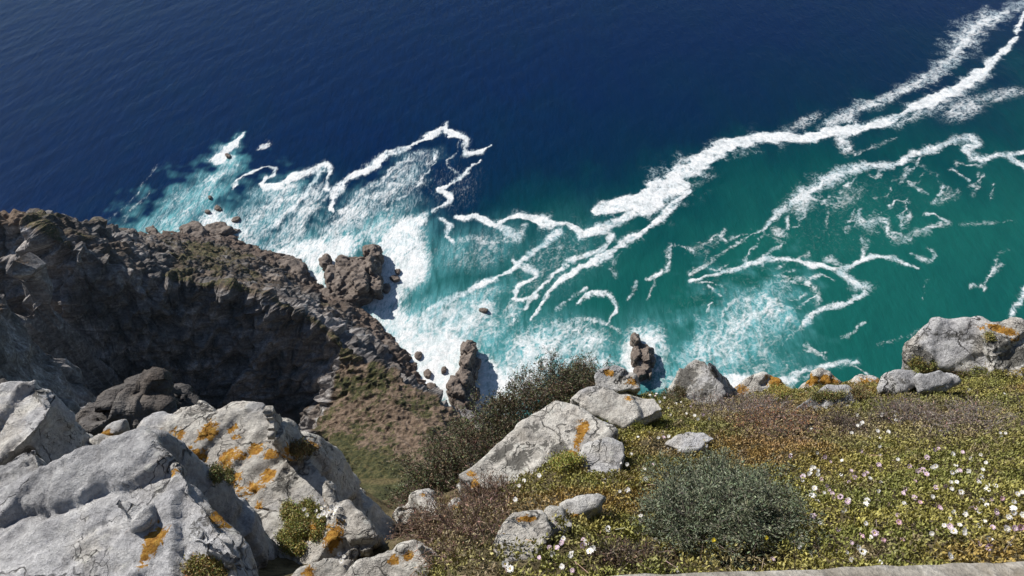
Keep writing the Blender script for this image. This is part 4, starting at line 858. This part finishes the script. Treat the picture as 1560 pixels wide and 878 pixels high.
    tag(link('lookout_wall', me), 'rough grey stone coping of the lookout wall along the bottom right edge', 'wall')
fg_rocks()

# ================================================================== PLANTS
def unit(v): return v / np.maximum(np.linalg.norm(v, axis=-1, keepdims=True), 1e-9)
def leaf_arrays(Pb, Dr, L, Wd, col, bend=0.25, tipcol=None):
    """folded leaves: base points, directions, lengths, widths -> V, F, C"""
    n = len(Pb); Dr = unit(Dr); rnd = unit(RNG.normal(size=(n, 3)))
    S = unit(np.cross(Dr, rnd)); U = np.cross(S, Dr)
    L = np.broadcast_to(L, (n,))[:, None]; Wd = np.broadcast_to(Wd, (n,))[:, None]
    mid = Pb + Dr * L * .5 + U * L * bend * .5
    V = np.stack([Pb, mid + S * Wd * .5, Pb + Dr * L + U * L * bend * .2, mid - S * Wd * .5], 1).reshape(-1, 3)
    F = np.arange(4 * n).reshape(n, 4)
    C = np.repeat(col, 4, 0).astype(np.float32)
    if tipcol is not None: C[2::4] = tipcol
    return V, F, C
def tube_arrays(P0, P1, r0, r1, col):
    n = len(P0); D = unit(P1 - P0); a = np.where(np.abs(D[:, 2:3]) > .9, np.array([[1., 0, 0]]), np.array([[0, 0, 1.]]))
    S = unit(np.cross(D, a)); U = np.cross(D, S); r0 = np.broadcast_to(r0, (n,))[:, None]; r1 = np.broadcast_to(r1, (n,))[:, None]
    ring = []
    for P, r in ((P0, r0), (P1, r1)):
        for k in range(3):
            t = 2 * math.pi * k / 3; ring.append(P + (S * math.cos(t) + U * math.sin(t)) * r)
    V = np.stack(ring, 1).reshape(-1, 3); b = (np.arange(n) * 6)[:, None]
    F = np.concatenate([b + np.array([[k, (k + 1) % 3, 3 + (k + 1) % 3, 3 + k]]) for k in range(3)])
    return V, F, np.repeat(col, 6, 0).astype(np.float32)
def join(parts):
    Vs, Fs, Cs, o = [], [], [], 0
    for V, F, C in parts:
        Vs.append(V); Fs.append(F + o); Cs.append(C); o += len(V)
    return np.vstack(Vs), np.vstack(Fs), np.vstack(Cs)
def veg_obj(name, arrays, mat, parent=None, origin=None):
    V, F, C = arrays
    if origin is not None: V = V - origin
    me = np_mesh(name, V, [F], False, [mat]); fattr(me, 'col', C)
    return link(name, me, parent, None if parent is not None else origin)
def jcol(base, n, j=0.25, hue=0.12):
    b = np.asarray(base, float); k = np.exp(RNG.normal(0, j, (n, 1)))
    return np.clip(np.broadcast_to(b, (n, 3)) * k * np.exp(RNG.normal(0, hue, (n, 3))), 0, 0.9)
OLIVE, YELLOW, RUST, BROWN = np.array([.185, .192, .052]), np.array([.272, .245, .068]), np.array([.30, .155, .055]), np.array([.25, .19, .13])
# places (pixels of the photograph) where bare twigs take over from the green mat: x, y, rx, ry
TWIGGY = [(1110, 628, 85, 24), (1190, 652, 95, 34), (1440, 648, 110, 30), (1300, 660, 60, 22), (720, 815, 105, 62), (1010, 690, 40, 14), (1130, 868, 60, 14), (960, 860, 70, 16), (640, 820, 60, 40)]
def twiggy(px, py):
    t = np.zeros(len(px))
    for x, y, a, b in TWIGGY: t = np.maximum(t, np.exp(-(((px - x) / a) ** 2 + ((py - y) / b) ** 2) * 1.2))
    return t
# ground cover: succulent mat
def build_mat():
    n = 230000
    x = RNG.uniform(-2.4, 6.6, n); y = RNG.uniform(0.75, 6.4, n); z = ground_z(x, y)
    P = np.stack([x, y, z], 1); px, py, dep = project(P)
    lim = np.interp(px, [e[0] for e in EDGE], [e[1] for e in EDGE], left=2000)
    keep = (px > 560) & (px < 2050) & (py < 1080) & (py > lim - 4)
    # the shaded gully and left side stay bare
    keep &= ~((px < 700) & (py < 770)) & ~((px < 640) & (py < 850))
    lowf = fbm3(P / 0.5 + 4, 3); keep &= RNG.uniform(0, 1, n) > 0.10
    P, px, py, lowf = P[keep], px[keep], py[keep], lowf[keep]
    tw = twiggy(px, py); mound = 0.045 + 0.05 * fbm3(P / 0.22, 2) + 0.025 * fbm3(P / 0.07, 2)
    k2 = RNG.uniform(0, 1, len(P)) > tw * 0.85; P, px, py, lowf, tw, mound = P[k2], px[k2], py[k2], lowf[k2], tw[k2], mound[k2]
    P[:, 2] += np.maximum(mound, -0.01) + RNG.normal(0, .006, len(P))
    m = 6; Pb = np.repeat(P, m, 0) + RNG.normal(0, .007, (len(P) * m, 3)); nn = len(Pb)
    Dr = RNG.normal(0, .62, (nn, 3)) + np.array([0.0, -0.10, 0.95])
    f1 = np.repeat(fbm3(P / 0.33 + 8, 3), m)[:, None]; f2 = np.repeat(fbm3(P / 0.12 + 2, 2), m)[:, None]; f3 = np.repeat(fbm3(P / 0.7 + 12, 2), m)[:, None]
    rust = np.repeat(np.exp(-(((px - 1190) / 90) ** 2 + ((py - 650) / 40) ** 2)) + 0.5 * np.exp(-(((px - 1000) / 90) ** 2 + ((py - 740) / 40) ** 2)), m)[:, None]
    c = OLIVE + (YELLOW - OLIVE) * sstep(-.25, .35, f1 + .4 * f2)
    c = c + (RUST - c) * np.clip(sstep(.08, .5, f3) * .6 + rust * .65 * sstep(-.3, .3, f2), 0, .85)
    c = c + (BROWN - c) * np.clip(np.repeat(tw, m)[:, None] * 0.7 + 0.7 * sstep(.22, .55, f2 - f1 * .5), 0, .85)
    k = np.exp(RNG.normal(0, .20, (nn, 1))) * np.repeat(np.exp(RNG.normal(0, .16, (len(P), 1))), m, 0)
    c = np.clip(c * k, 0, .6)
    arr = leaf_arrays(Pb, Dr, RNG.uniform(.011, .020, nn), RNG.uniform(.006, .010, nn), c)
    o = veg_obj('ground_cover', arr, M_LEAF)
    tag(o, 'olive green low succulent mat spreading over the slope', 'ground cover', kind='stuff')
    # dry stalks threaded through the mat
    q = RNG.choice(len(P), 9000); A = P[q] + RNG.normal(0, .01, (9000, 3)); A[:, 2] -= .01
    Dq = unit(RNG.normal(size=(9000, 3)) * (1, 1, .35) + np.array([0, 0, .25])); Bq = A + Dq * RNG.uniform(.02, .07, (9000, 1))
    veg = tube_arrays(A, Bq, .0013, .0008, jcol((.22, .175, .135), 9000, .4, .08))
    o = veg_obj('dry_stalks', veg, M_TWIG)
    tag(o, 'thin dry brown stalks tangled through the low green mat', 'ground cover', kind='stuff')
build_mat()

def grow(base_pts, up, n_stem, length, spread, r, forks, sub, col, seed, sag=0.0):
    """branching twigs: returns tube arrays and the tip points/directions"""
    rg = np.random.default_rng(seed); segs0, segs1, ra, rb = [], [], [], []; tipsP, tipsD = [], []
    idx = rg.integers(0, len(base_pts), n_stem)
    P = base_pts[idx]; D = unit(np.asarray(up) + rg.normal(0, spread, (n_stem, 3))); L = length * rg.uniform(.6, 1.15, (n_stem, 1)); rad = np.full(n_stem, r)
    for lev in range(forks):
        nseg = 3
        for k in range(nseg):
            D = unit(D + rg.normal(0, .22, D.shape) + np.array([0, 0, -sag])); Q = P + D * L / nseg
            segs0.append(P); segs1.append(Q); ra.append(rad * (1 - .2 * k)); rb.append(rad * (1 - .2 * (k + 1)))
            P = Q
        tipsP.append(P); tipsD.append(D)
        if lev < forks - 1:
            P = np.repeat(P, sub, 0); D = unit(np.repeat(D, sub, 0) + rg.normal(0, .55, (len(P), 3))); L = np.repeat(L, sub, 0) * rg.uniform(.5, .8, (len(P), 1)); rad = np.repeat(rad, sub) * .55
            # side shoots leave from along the parent
    A, Bq = np.vstack(segs0), np.vstack(segs1)
    return tube_arrays(A, Bq, np.concatenate(ra), np.concatenate(rb), jcol(col, len(A), .3, .08)), np.vstack(tipsP), np.vstack(tipsD), (A, Bq)
def region_pts(regs, n, seed, lift=0.0):
    rg = np.random.default_rng(seed); out = []
    for (x, y, a, b) in regs:
        for _ in range(n):
            t = rg.uniform(0, 2 * math.pi); q = math.sqrt(rg.uniform())
            p = pick(x + a * q * math.cos(t), y + b * q * math.sin(t))
            if p is not None: out.append(p + (0, 0, lift))
    return np.array(out)
def shrub(name, label, cat, base, stems, leaves=None, leafmat=None, group=None):
    root = bpy.data.objects.new(name, None); COL.objects.link(root); c = base.mean(0); root.location = c.tolist(); root.empty_display_size = .1
    tag(root, label, cat, group)
    def child(nm, arr, mt):
        V, F, C = arr; me = np_mesh(nm, V - c, [F], False, [mt]); fattr(me, 'col', C); return link(nm, me, root)
    child('stems', stems, M_TWIG)
    if leaves is not None: child('foliage', leaves, leafmat or M_LEAF)
    return root
def leafy(tp, td, per, L, Wd, col, spread=.7, scatter=.02, seg=None):
    if seg is not None:
        A, B = seg; m = len(A); t = RNG.uniform(0, 1, (m * per, 1)); Pb = np.repeat(A, per, 0) * (1 - t) + np.repeat(B, per, 0) * t; Dr = np.repeat(unit(B - A), per, 0)
    else:
        Pb = np.repeat(tp, per, 0); Dr = np.repeat(td, per, 0)
    n = len(Pb); Pb = Pb + RNG.normal(0, scatter, (n, 3)); Dr = unit(Dr + RNG.normal(0, spread, (n, 3)))
    return leaf_arrays(Pb, Dr, RNG.uniform(.7, 1.3, n) * L, RNG.uniform(.7, 1.3, n) * Wd, col(n))

def plants():
    # grey bush in front
    bp = region_pts([(1094, 802, 74, 44)], 200, 1)
    c = bp.mean(0)
    out = bp - c
    st, tp, td, seg = grow(bp, (0, -.12, .8), 400, .11, .55, .0026, 3, 4, (.15, .13, .11), 5)
    k = 42000; 
    lv = leafy(None, None, 3, .0125, .0042, lambda n: jcol((.105, .122, .074), n, .30, .07), .75, .006, (seg[0][-19000:], seg[1][-19000:]))
    lv2 = leafy(tp, td, 5, .014, .0045, lambda n: jcol((.135, .152, .096), n, .3, .07), .8, .008)
    shrub('bush', 'dense rounded grey green bush in the foreground', 'bush', bp, st, join([lv, lv2]))
    # yellow green cushion
    bp = region_pts([(978, 655, 24, 12)], 70, 2)
    st, tp, td, seg = grow(bp, (0, -.1, .9), 150, .045, .45, .002, 3, 3, (.13, .09, .05), 6)
    shrub('bush', 'small round yellow green cushion bush beside the rounded pale block', 'bush', bp, st, leafy(tp, td, 8, .012, .004, lambda n: jcol((.15, .155, .022), n, .3, .1), .7, .006))
    # dark sprawling shrub over the drop
    regs = [(686, 722, 26, 32), (740, 672, 40, 34), (800, 622, 44, 36), (850, 592, 44, 26), (900, 585, 26, 18), (656, 756, 16, 8)]
    rg = np.random.default_rng(3); pts = []
    for (x, y, a, b) in regs:
        for _ in range(46):
            t = rg.uniform(0, 2 * math.pi); q = math.sqrt(rg.uniform()); X, Y = x + a * q * math.cos(t), y + b * q * math.sin(t) + 16
            pts.append(at(X, Y, np.interp(X, [640, 700, 760, 830, 930], [5.9, 6.1, 6.5, 6.9, 7.2]) + rg.uniform(-.1, .5)))
    bp = np.array(pts)
    st, tp, td, seg = grow(bp, (-.10, .10, .75), 460, .16, .60, .0046, 3, 4, (.075, .052, .040), 8)
    m = len(seg[0])
    f = fbm3(tp / .35, 2)
    cc = lambda n: jcol((.075, .085, .038), n, .4, .12)
    lv = leafy(tp, td, 4, .021, .0075, cc, .8, .012)
    sel = RNG.choice(m, m // 2, replace=False)
    lv2 = leafy(None, None, 2, .020, .007, lambda n: jcol((.155, .112, .072), n, .4, .12), .8, .010, (seg[0][sel], seg[1][sel]))
    shrub('shrub', 'dark brown and olive shrub sprawling over the drop behind the long pale slab', 'shrub', bp, st, join([lv, lv2]))
    # bare spires sticking out of it
    # dead twig shrubs
    for i, (nm, label, regs, n, L, col, lf) in enumerate([
        ('heath', 'brown twiggy heath clump with curled dry shoots below the dark gully', [(690, 815, 66, 46), (650, 800, 36, 24), (742, 772, 24, 14)], 420, .085, (.17, .118, .088), (.19, .125, .085)),
        ('heath', 'grey bare twiggy clump right behind the pale flat topped stone', [(1095, 625, 62, 16), (1160, 628, 30, 14)], 260, .075, (.25, .21, .195), (.19, .14, .10)),
        ('heath', 'rust tinged twig clump between the grey bush and the pale wedge boulder', [(1185, 652, 70, 22)], 240, .06, (.21, .15, .12), (.25, .125, .055)),
        ('heath', 'wide grey brown thicket of crooked twigs below the largest boulder', [(1440, 648, 88, 20), (1375, 640, 26, 10)], 320, .075, (.23, .195, .175), (.18, .13, .09)),
        ('heath', 'small dry twig clump right at the base of the wedge boulder', [(1300, 652, 38, 12)], 110, .06, (.15, .12, .105), (.11, .08, .05)),
        ('heath', 'low spiky brown plant growing on the front of the largest boulder', [(1450, 572, 34, 8), (1520, 572, 26, 8)], 110, .055, (.14, .10, .075), (.12, .10, .035)),
        ('heath', 'dry brown sprigs along the wall left of the grey bush', [(960, 862, 48, 8)], 110, .05, (.14, .105, .085), (.12, .085, .05))]):
        bp = region_pts(regs, 90, 20 + i)
        st, tp, td, seg = grow(bp, (0, -.05, .7), n, L, .65, .0036, 3, 3, col, 30 + i)
        sel = RNG.permutation(len(tp))[:int(len(tp) * .7)]; lv = leafy(tp[sel], td[sel], 1, .013, .0045, lambda m_: jcol(lf, m_, .4, .12), .7, .005)
        shrub(nm, label, 'heath', bp, st, lv, group=None)
    # dead branches lying in the mat
    for label, ptsl, r in (('dark crooked dead branch lying in the mat beneath the wedge boulder', [(1212, 672), (1228, 660), (1245, 650), (1262, 640), (1280, 626), (1300, 618)], .011),
                           ('short grey dead stump poking from the mat near the right edge', [(1552, 660), (1548, 640), (1550, 622)], .016),
                           ('thin forked dead stick in the mat left of the crooked branch', [(1205, 640), (1226, 646), (1246, 650)], .006)):
        q = np.array([pick(*p) + (0, 0, .055 + .015 * math.sin(k * 2.1)) for k, p in enumerate(ptsl)])
        fine = np.vstack([np.stack([np.linspace(q[k][j], q[k + 1][j], 6)[:-1] for j in range(3)], 1) for k in range(len(q) - 1)] + [q[-1:]])
        fine = fine + RNG.normal(0, .004, fine.shape); rr = np.linspace(r, r * .45, len(fine))
        A = [tube_arrays(fine[:-1], fine[1:], rr[:-1], rr[1:], jcol((.075, .062, .052), len(fine) - 1, .2, .05))]
        sb, tp, td, seg = grow(fine[4:], (0, .1, .5), 14, .09, .8, r * .3, 2, 2, (.10, .085, .075), 77)
        V, F, C = join(A + [sb]); o = veg_obj('dead_branch', (V, F, C), M_TWIG, None, V.mean(0)); tag(o, label, 'branch')
    # succulent tufts on rocks
    for i, (label, x, y, d, a, b, col) in enumerate([
        ('green brown succulent tuft with white flower heads on the lichen slab', 455, 800, 4.0, 38, 42, (.13, .12, .035)),
        ('small olive tuft in the lichen crack of the spotted slab', 337, 718, 4.5, 14, 26, (.10, .095, .035)),
        ('dark brown tuft on the upper right rim of the spotted slab', 455, 684, 4.62, 20, 8, (.10, .075, .03)),
        ('olive tuft on the bottom edge in front of the huge slab', 325, 868, 2.72, 34, 14, (.13, .105, .035)),
        ('green tuft filling the notch in the front of the long pale slab', 858, 704, 4.75, 26, 9, (.14, .135, .03)),
        ('green and yellow tuft on the low orange tinged rock', 1180, 596, 6.6, 26, 9, (.15, .125, .03)),
        ('dark tuft at the lower left foot of the peaked boulder', 1025, 600, 6.3, 20, 10, (.07, .06, .03)),
        ('brown leafy tuft behind the pale wedge boulder', 1312, 600, 6.4, 24, 9, (.11, .085, .035)),
        ('green tuft under the left side of the largest boulder', 1402, 558, 6.55, 22, 11, (.14, .13, .04)),
        ('tiny tuft in the middle of the largest boulder', 1508, 514, 6.85, 7, 6, (.14, .12, .04)),
        ('low green tuft climbing the lower edge of the orange topped rock', 1255, 602, 6.35, 30, 6, (.11, .10, .035))]):
        rg = np.random.default_rng(50 + i); n0 = max(30, int(a * b * .5)); dep = bpy.context.evaluated_depsgraph_get(); pts = []
        for _ in range(n0):
            t = rg.uniform(0, 2 * math.pi); q = math.sqrt(rg.uniform()); X, Y = x + a * q * math.cos(t), y + b * q * math.sin(t)
            dr = Vector(ray(X, Y).tolist()).normalized()
            hit, loc, *_ = SC.ray_cast(dep, Vector((EYE + np.array(dr) * 1.3).tolist()), dr)
            if fbm3(np.array([[X / 22, Y / 22, i * 3.3]]), 2)[0] < -0.10 + 0.5 * (q - .6): continue
            if hit and (Vector(EYE.tolist()) - loc).length < 9: pts.append(np.array(loc))
        bp = np.array(pts)
        st, tp, td, seg = grow(bp, (0, -.1, .8), n0, .012, .9, .0018, 2, 3, (.16, .12, .08), 90 + i)
        shrub('succulent_tuft', label, 'tuft', bp, st, leafy(tp, td, 12, .009, .005, lambda n: jcol(np.array(col) * 1.7, n, .30, .16), .9, .011))
plants()

# ================================================================== FLOWERS
def daisy_mesh(name, petal, seed):
    rg = np.random.default_rng(seed); V, F, C = [], [], []
    n = 16
    for ring, (rad, lift) in enumerate(((1.0, .28), (.72, .42))):
        for k in range(n):
            a = 2 * math.pi * (k + .5 * ring) / n + rg.normal(0, .06); r = rad * rg.uniform(.85, 1.1); w = .17
            d = np.array([math.cos(a), math.sin(a)]); s_ = np.array([-d[1], d[0]]); b = len(V)
            for (t, ww, h) in ((.18, .5, 0.02), (.62, 1.0, lift * .55), (1.0, .45, lift * rg.uniform(.6, 1.1))):
                for sg in (-1, 1): q = d * r * t + s_ * w * ww * sg * r; V.append((q[0], q[1], h)); C.append(np.array(petal) * rg.uniform(.86, 1.0))
            F += [(b, b + 1, b + 3, b + 2), (b + 2, b + 3, b + 5, b + 4)]
    me = np_mesh(name, np.array(V) * .013, [np.array(F)], False, [M_PETAL]); fattr(me, 'col', np.array(C)); return me
def centre_mesh(name, colr):
    V, F = [(0, 0, .30)], []
    for k in range(8):
        a = 2 * math.pi * k / 8; V += [(.17 * math.cos(a), .17 * math.sin(a), .24), (.24 * math.cos(a), .24 * math.sin(a), .05)]
    quads = [(1 + 2 * k, 1 + 2 * ((k + 1) % 8), 2 + 2 * ((k + 1) % 8), 2 + 2 * k) for k in range(8)]; tris = [(0, 1 + 2 * ((k + 1) % 8), 1 + 2 * k) for k in range(8)]
    me = np_mesh(name, np.array(V) * .013, [np.array(quads), np.array(tris)], True, [M_PETAL]); fattr(me, 'col', np.tile(np.array(colr), (len(V), 1))); return me
def flowers():
    PET = {'w': daisy_mesh('petals', (.80, .78, .76), 1), 'p': daisy_mesh('petals', (.72, .55, .66), 2), 'm': daisy_mesh('petals', (.66, .42, .52), 3)}
    CEN = centre_mesh('flower_centre', (.55, .42, .10)); PALE = centre_mesh('flower_centre', (.74, .70, .52))
    crop5 = """545,250w 545,205w 550,275w 350,278w 260,260p 290,285p 205,315w 190,325w 225,330w 185,345w 225,350w 145,380w 150,357w 245,375p 345,352w 398,330p 385,390p 480,340p 465,350p 495,370w 550,392w 540,437w 208,422w 285,430p 300,450p 210,458w 258,445w 340,467p 305,470p 222,492w 378,490p 385,480w 480,485w 475,505w 360,535w 197,567w 235,602w 330,634p 473,605w 520,655p 500,675w 435,730w 458,752w 400,793w 640,560p 645,598m 660,695m 565,690m 672,500w 678,430p 670,448p 685,422p 770,325p 740,335p 790,350p 755,330p 780,338p 835,308w 820,316w 840,220m 850,215p 828,224p 790,262p 820,466w 835,418p 885,410p 855,520m 862,528p 815,657w 880,615w 910,620p 928,645w 985,640w 985,655w 930,550w 910,580w 960,613w 940,305w 922,340w 960,330p 945,335w 1007,335w 1080,325w 1070,362w 1060,392w 1050,380p 915,390w 945,390w 968,442w 1105,405w 1102,430w 1145,410w 1072,487w 1125,480p 1102,512w 990,545w 1015,530p 1040,525p 1060,545w 990,562w 1060,618w 1090,598w 1130,625p 1200,622p 1205,632w 1245,630p 1275,625m 1110,687w 1125,690w 1065,712p 1110,725p 1105,735p 1218,712w 910,775w 1240,493w 1238,527w 1240,548w 1215,573w 1260,452w 1285,443w 1170,135w 1175,150w 1015,265w 1018,275w 975,235p 1068,248w 925,245w 450,230p 548,160w 490,157w 430,45w 445,90w 430,97w 455,82w 560,35w 555,45w 625,25w 625,45w 635,20w 85,250w 755,495m 725,470p 535,125w 590,130w 400,135w 540,300p 415,365p 270,410p 450,670m 400,705p 700,310p 1180,475m 730,385m 1290,560w 1150,545p"""
    items = []
    for t in crop5.split():
        a, b = t[:-1].split(','); items.append((1180 + float(a) / 3.403, 620 + float(b) / 3.403, t[-1]))
    for a, b in ((570, 490), (600, 520), (585, 575), (590, 480), (650, 465), (620, 500), (775, 730), (720, 765), (735, 790), (680, 805), (855, 735), (850, 755), (770, 840), (810, 855), (565, 850), (545, 830), (890, 770), (880, 780), (950, 690), (810, 790), (800, 800), (765, 750), (770, 742), (750, 765), (865, 745), (1000, 430), (680, 480)):
        items.append((560 + a / 2.598, 540 + b / 2.598, 'p' if (a + b) % 3 == 0 else 'w'))
    for a, b in ((255, 172), (345, 185), (375, 205), (325, 212), (227, 208), (280, 185), (350, 210), (260, 362), (265, 410), (172, 467), (300, 340), (570, 305), (240, 590), (240, 608), (85, 650), (875, 795), (12, 500), (500, 105), (540, 100), (570, 120), (515, 122), (460, 95), (960, 300), (1060, 170), (1065, 350), (1050, 385), (1020, 400), (1065, 490), (1070, 590), (195, 290), (175, 340), (140, 470), (180, 462), (1005, 738), (310, 10), (345, 5), (435, 40), (480, 60)):
        items.append((900 + a / 3.159, 600 + b / 3.159, 'p' if (a * 7 + b) % 4 == 0 else 'w'))
    for a, b in ((1000, 600), (1005, 612), (995, 618), (1018, 622), (1012, 606), (1030, 615), (990, 602), (1008, 596), (1022, 632), (1040, 618)): items.append((a, b, 'w'))
    for a, b in ((855, 575), (900, 570), (880, 605), (845, 610), (915, 595), (790, 605), (775, 578), (930, 560), (870, 560), (920, 575), (890, 585), (865, 595), (905, 610), (935, 780), (955, 790), (920, 800), (945, 810), (830, 585)): items.append((200 + a / 2.9475, 580 + b / 2.9475, 'x'))
    for a, b in ((1450, 745), (1290, 842), (1340, 858), (1368, 700), (1502, 705), (1532, 660), (1400, 610), (1480, 620), (1530, 600), (1365, 640), (1245, 690)): items.append((a, b, 'w'))
    dep = bpy.context.evaluated_depsgraph_get()
    made = {}
    for i, (x, y, k) in enumerate(items):
        dr = Vector(ray(x, y).tolist()).normalized()
        if k == 'x':
            hit, loc, *_ = SC.ray_cast(dep, Vector((EYE + np.array(dr) * 1.3).tolist()), dr)
            if not hit: continue
            loc = np.array(loc) - np.array(dr) * .02; k = 'w'; lab = 'small white flower in the cluster on the succulent tuft of the lichen slab'; g = 'white flowers on the lichen slab'; r0 = 1.25
        else:
            loc = pick(x, y, .075)
            if loc is None: continue
            kind = {'w': 'white', 'p': 'pale lilac', 'm': 'faded pink'}[k]
            r0 = 1.0
            if x > 1190 and y > 660: lab, g = f'small {kind} daisy in the green mat right of the grey bush', f'{kind} daisies right of the grey bush'
            elif x > 1190: lab, g = f'small {kind} daisy in the mat among the twigs at upper right', f'{kind} daisies among the twigs at right'
            elif y < 650: lab, g = f'small {kind} daisy by the peaked boulder along the cliff edge', f'{kind} daisies near the peaked boulder'
            elif x < 850: lab, g = f'small {kind} daisy in the mat around the split flat stone', f'{kind} daisies around the split flat stone'
            elif y < 730: lab, g = f'small {kind} daisy between the yellow cushion and the flat topped stone', f'{kind} daisies by the yellow cushion'
            else: lab, g = f'small {kind} daisy on or left of the grey bush', f'{kind} daisies left of the grey bush'
        root = bpy.data.objects.new('daisy', None); COL.objects.link(root); root.empty_display_size = .01
        root.location = loc.tolist(); s_ = r0 * random.uniform(.52, .9); root.scale = (s_, s_, s_)
        root.rotation_euler = (random.uniform(.1, .75), random.uniform(-.45, .25), random.uniform(0, 6.28)) if False else (random.gauss(.35, .25), random.gauss(-.15, .25), 0)
        tag(root, lab, 'flower', g)
        a = link('petals', PET[k], root); a.rotation_euler = (0, 0, random.uniform(0, 6.28)); link('flower_centre', PALE if random.random() < .55 else CEN, root)
    for x, y in ((1087, 823), (1167, 820)):
        dr = Vector(ray(x, y).tolist()).normalized(); hit, loc, *_ = SC.ray_cast(dep, Vector((EYE + np.array(dr) * 1.3).tolist()), dr); p = np.array(loc) - np.array(dr) * .02
        root = bpy.data.objects.new('yellow_flower', None); COL.objects.link(root); root.location = p.tolist(); root.rotation_euler = (.4, 0, 0); root.scale = (.55, .55, .55)
        tag(root, 'tiny yellow flower on the %s of the grey bush' % ('middle' if x < 1100 else 'right side'), 'flower')
        if 'y' not in PET: PET['y'] = daisy_mesh('petals', (.62, .50, .03), 5)
        link('petals', PET['y'], root); link('flower_centre', CEN, root)
flowers()
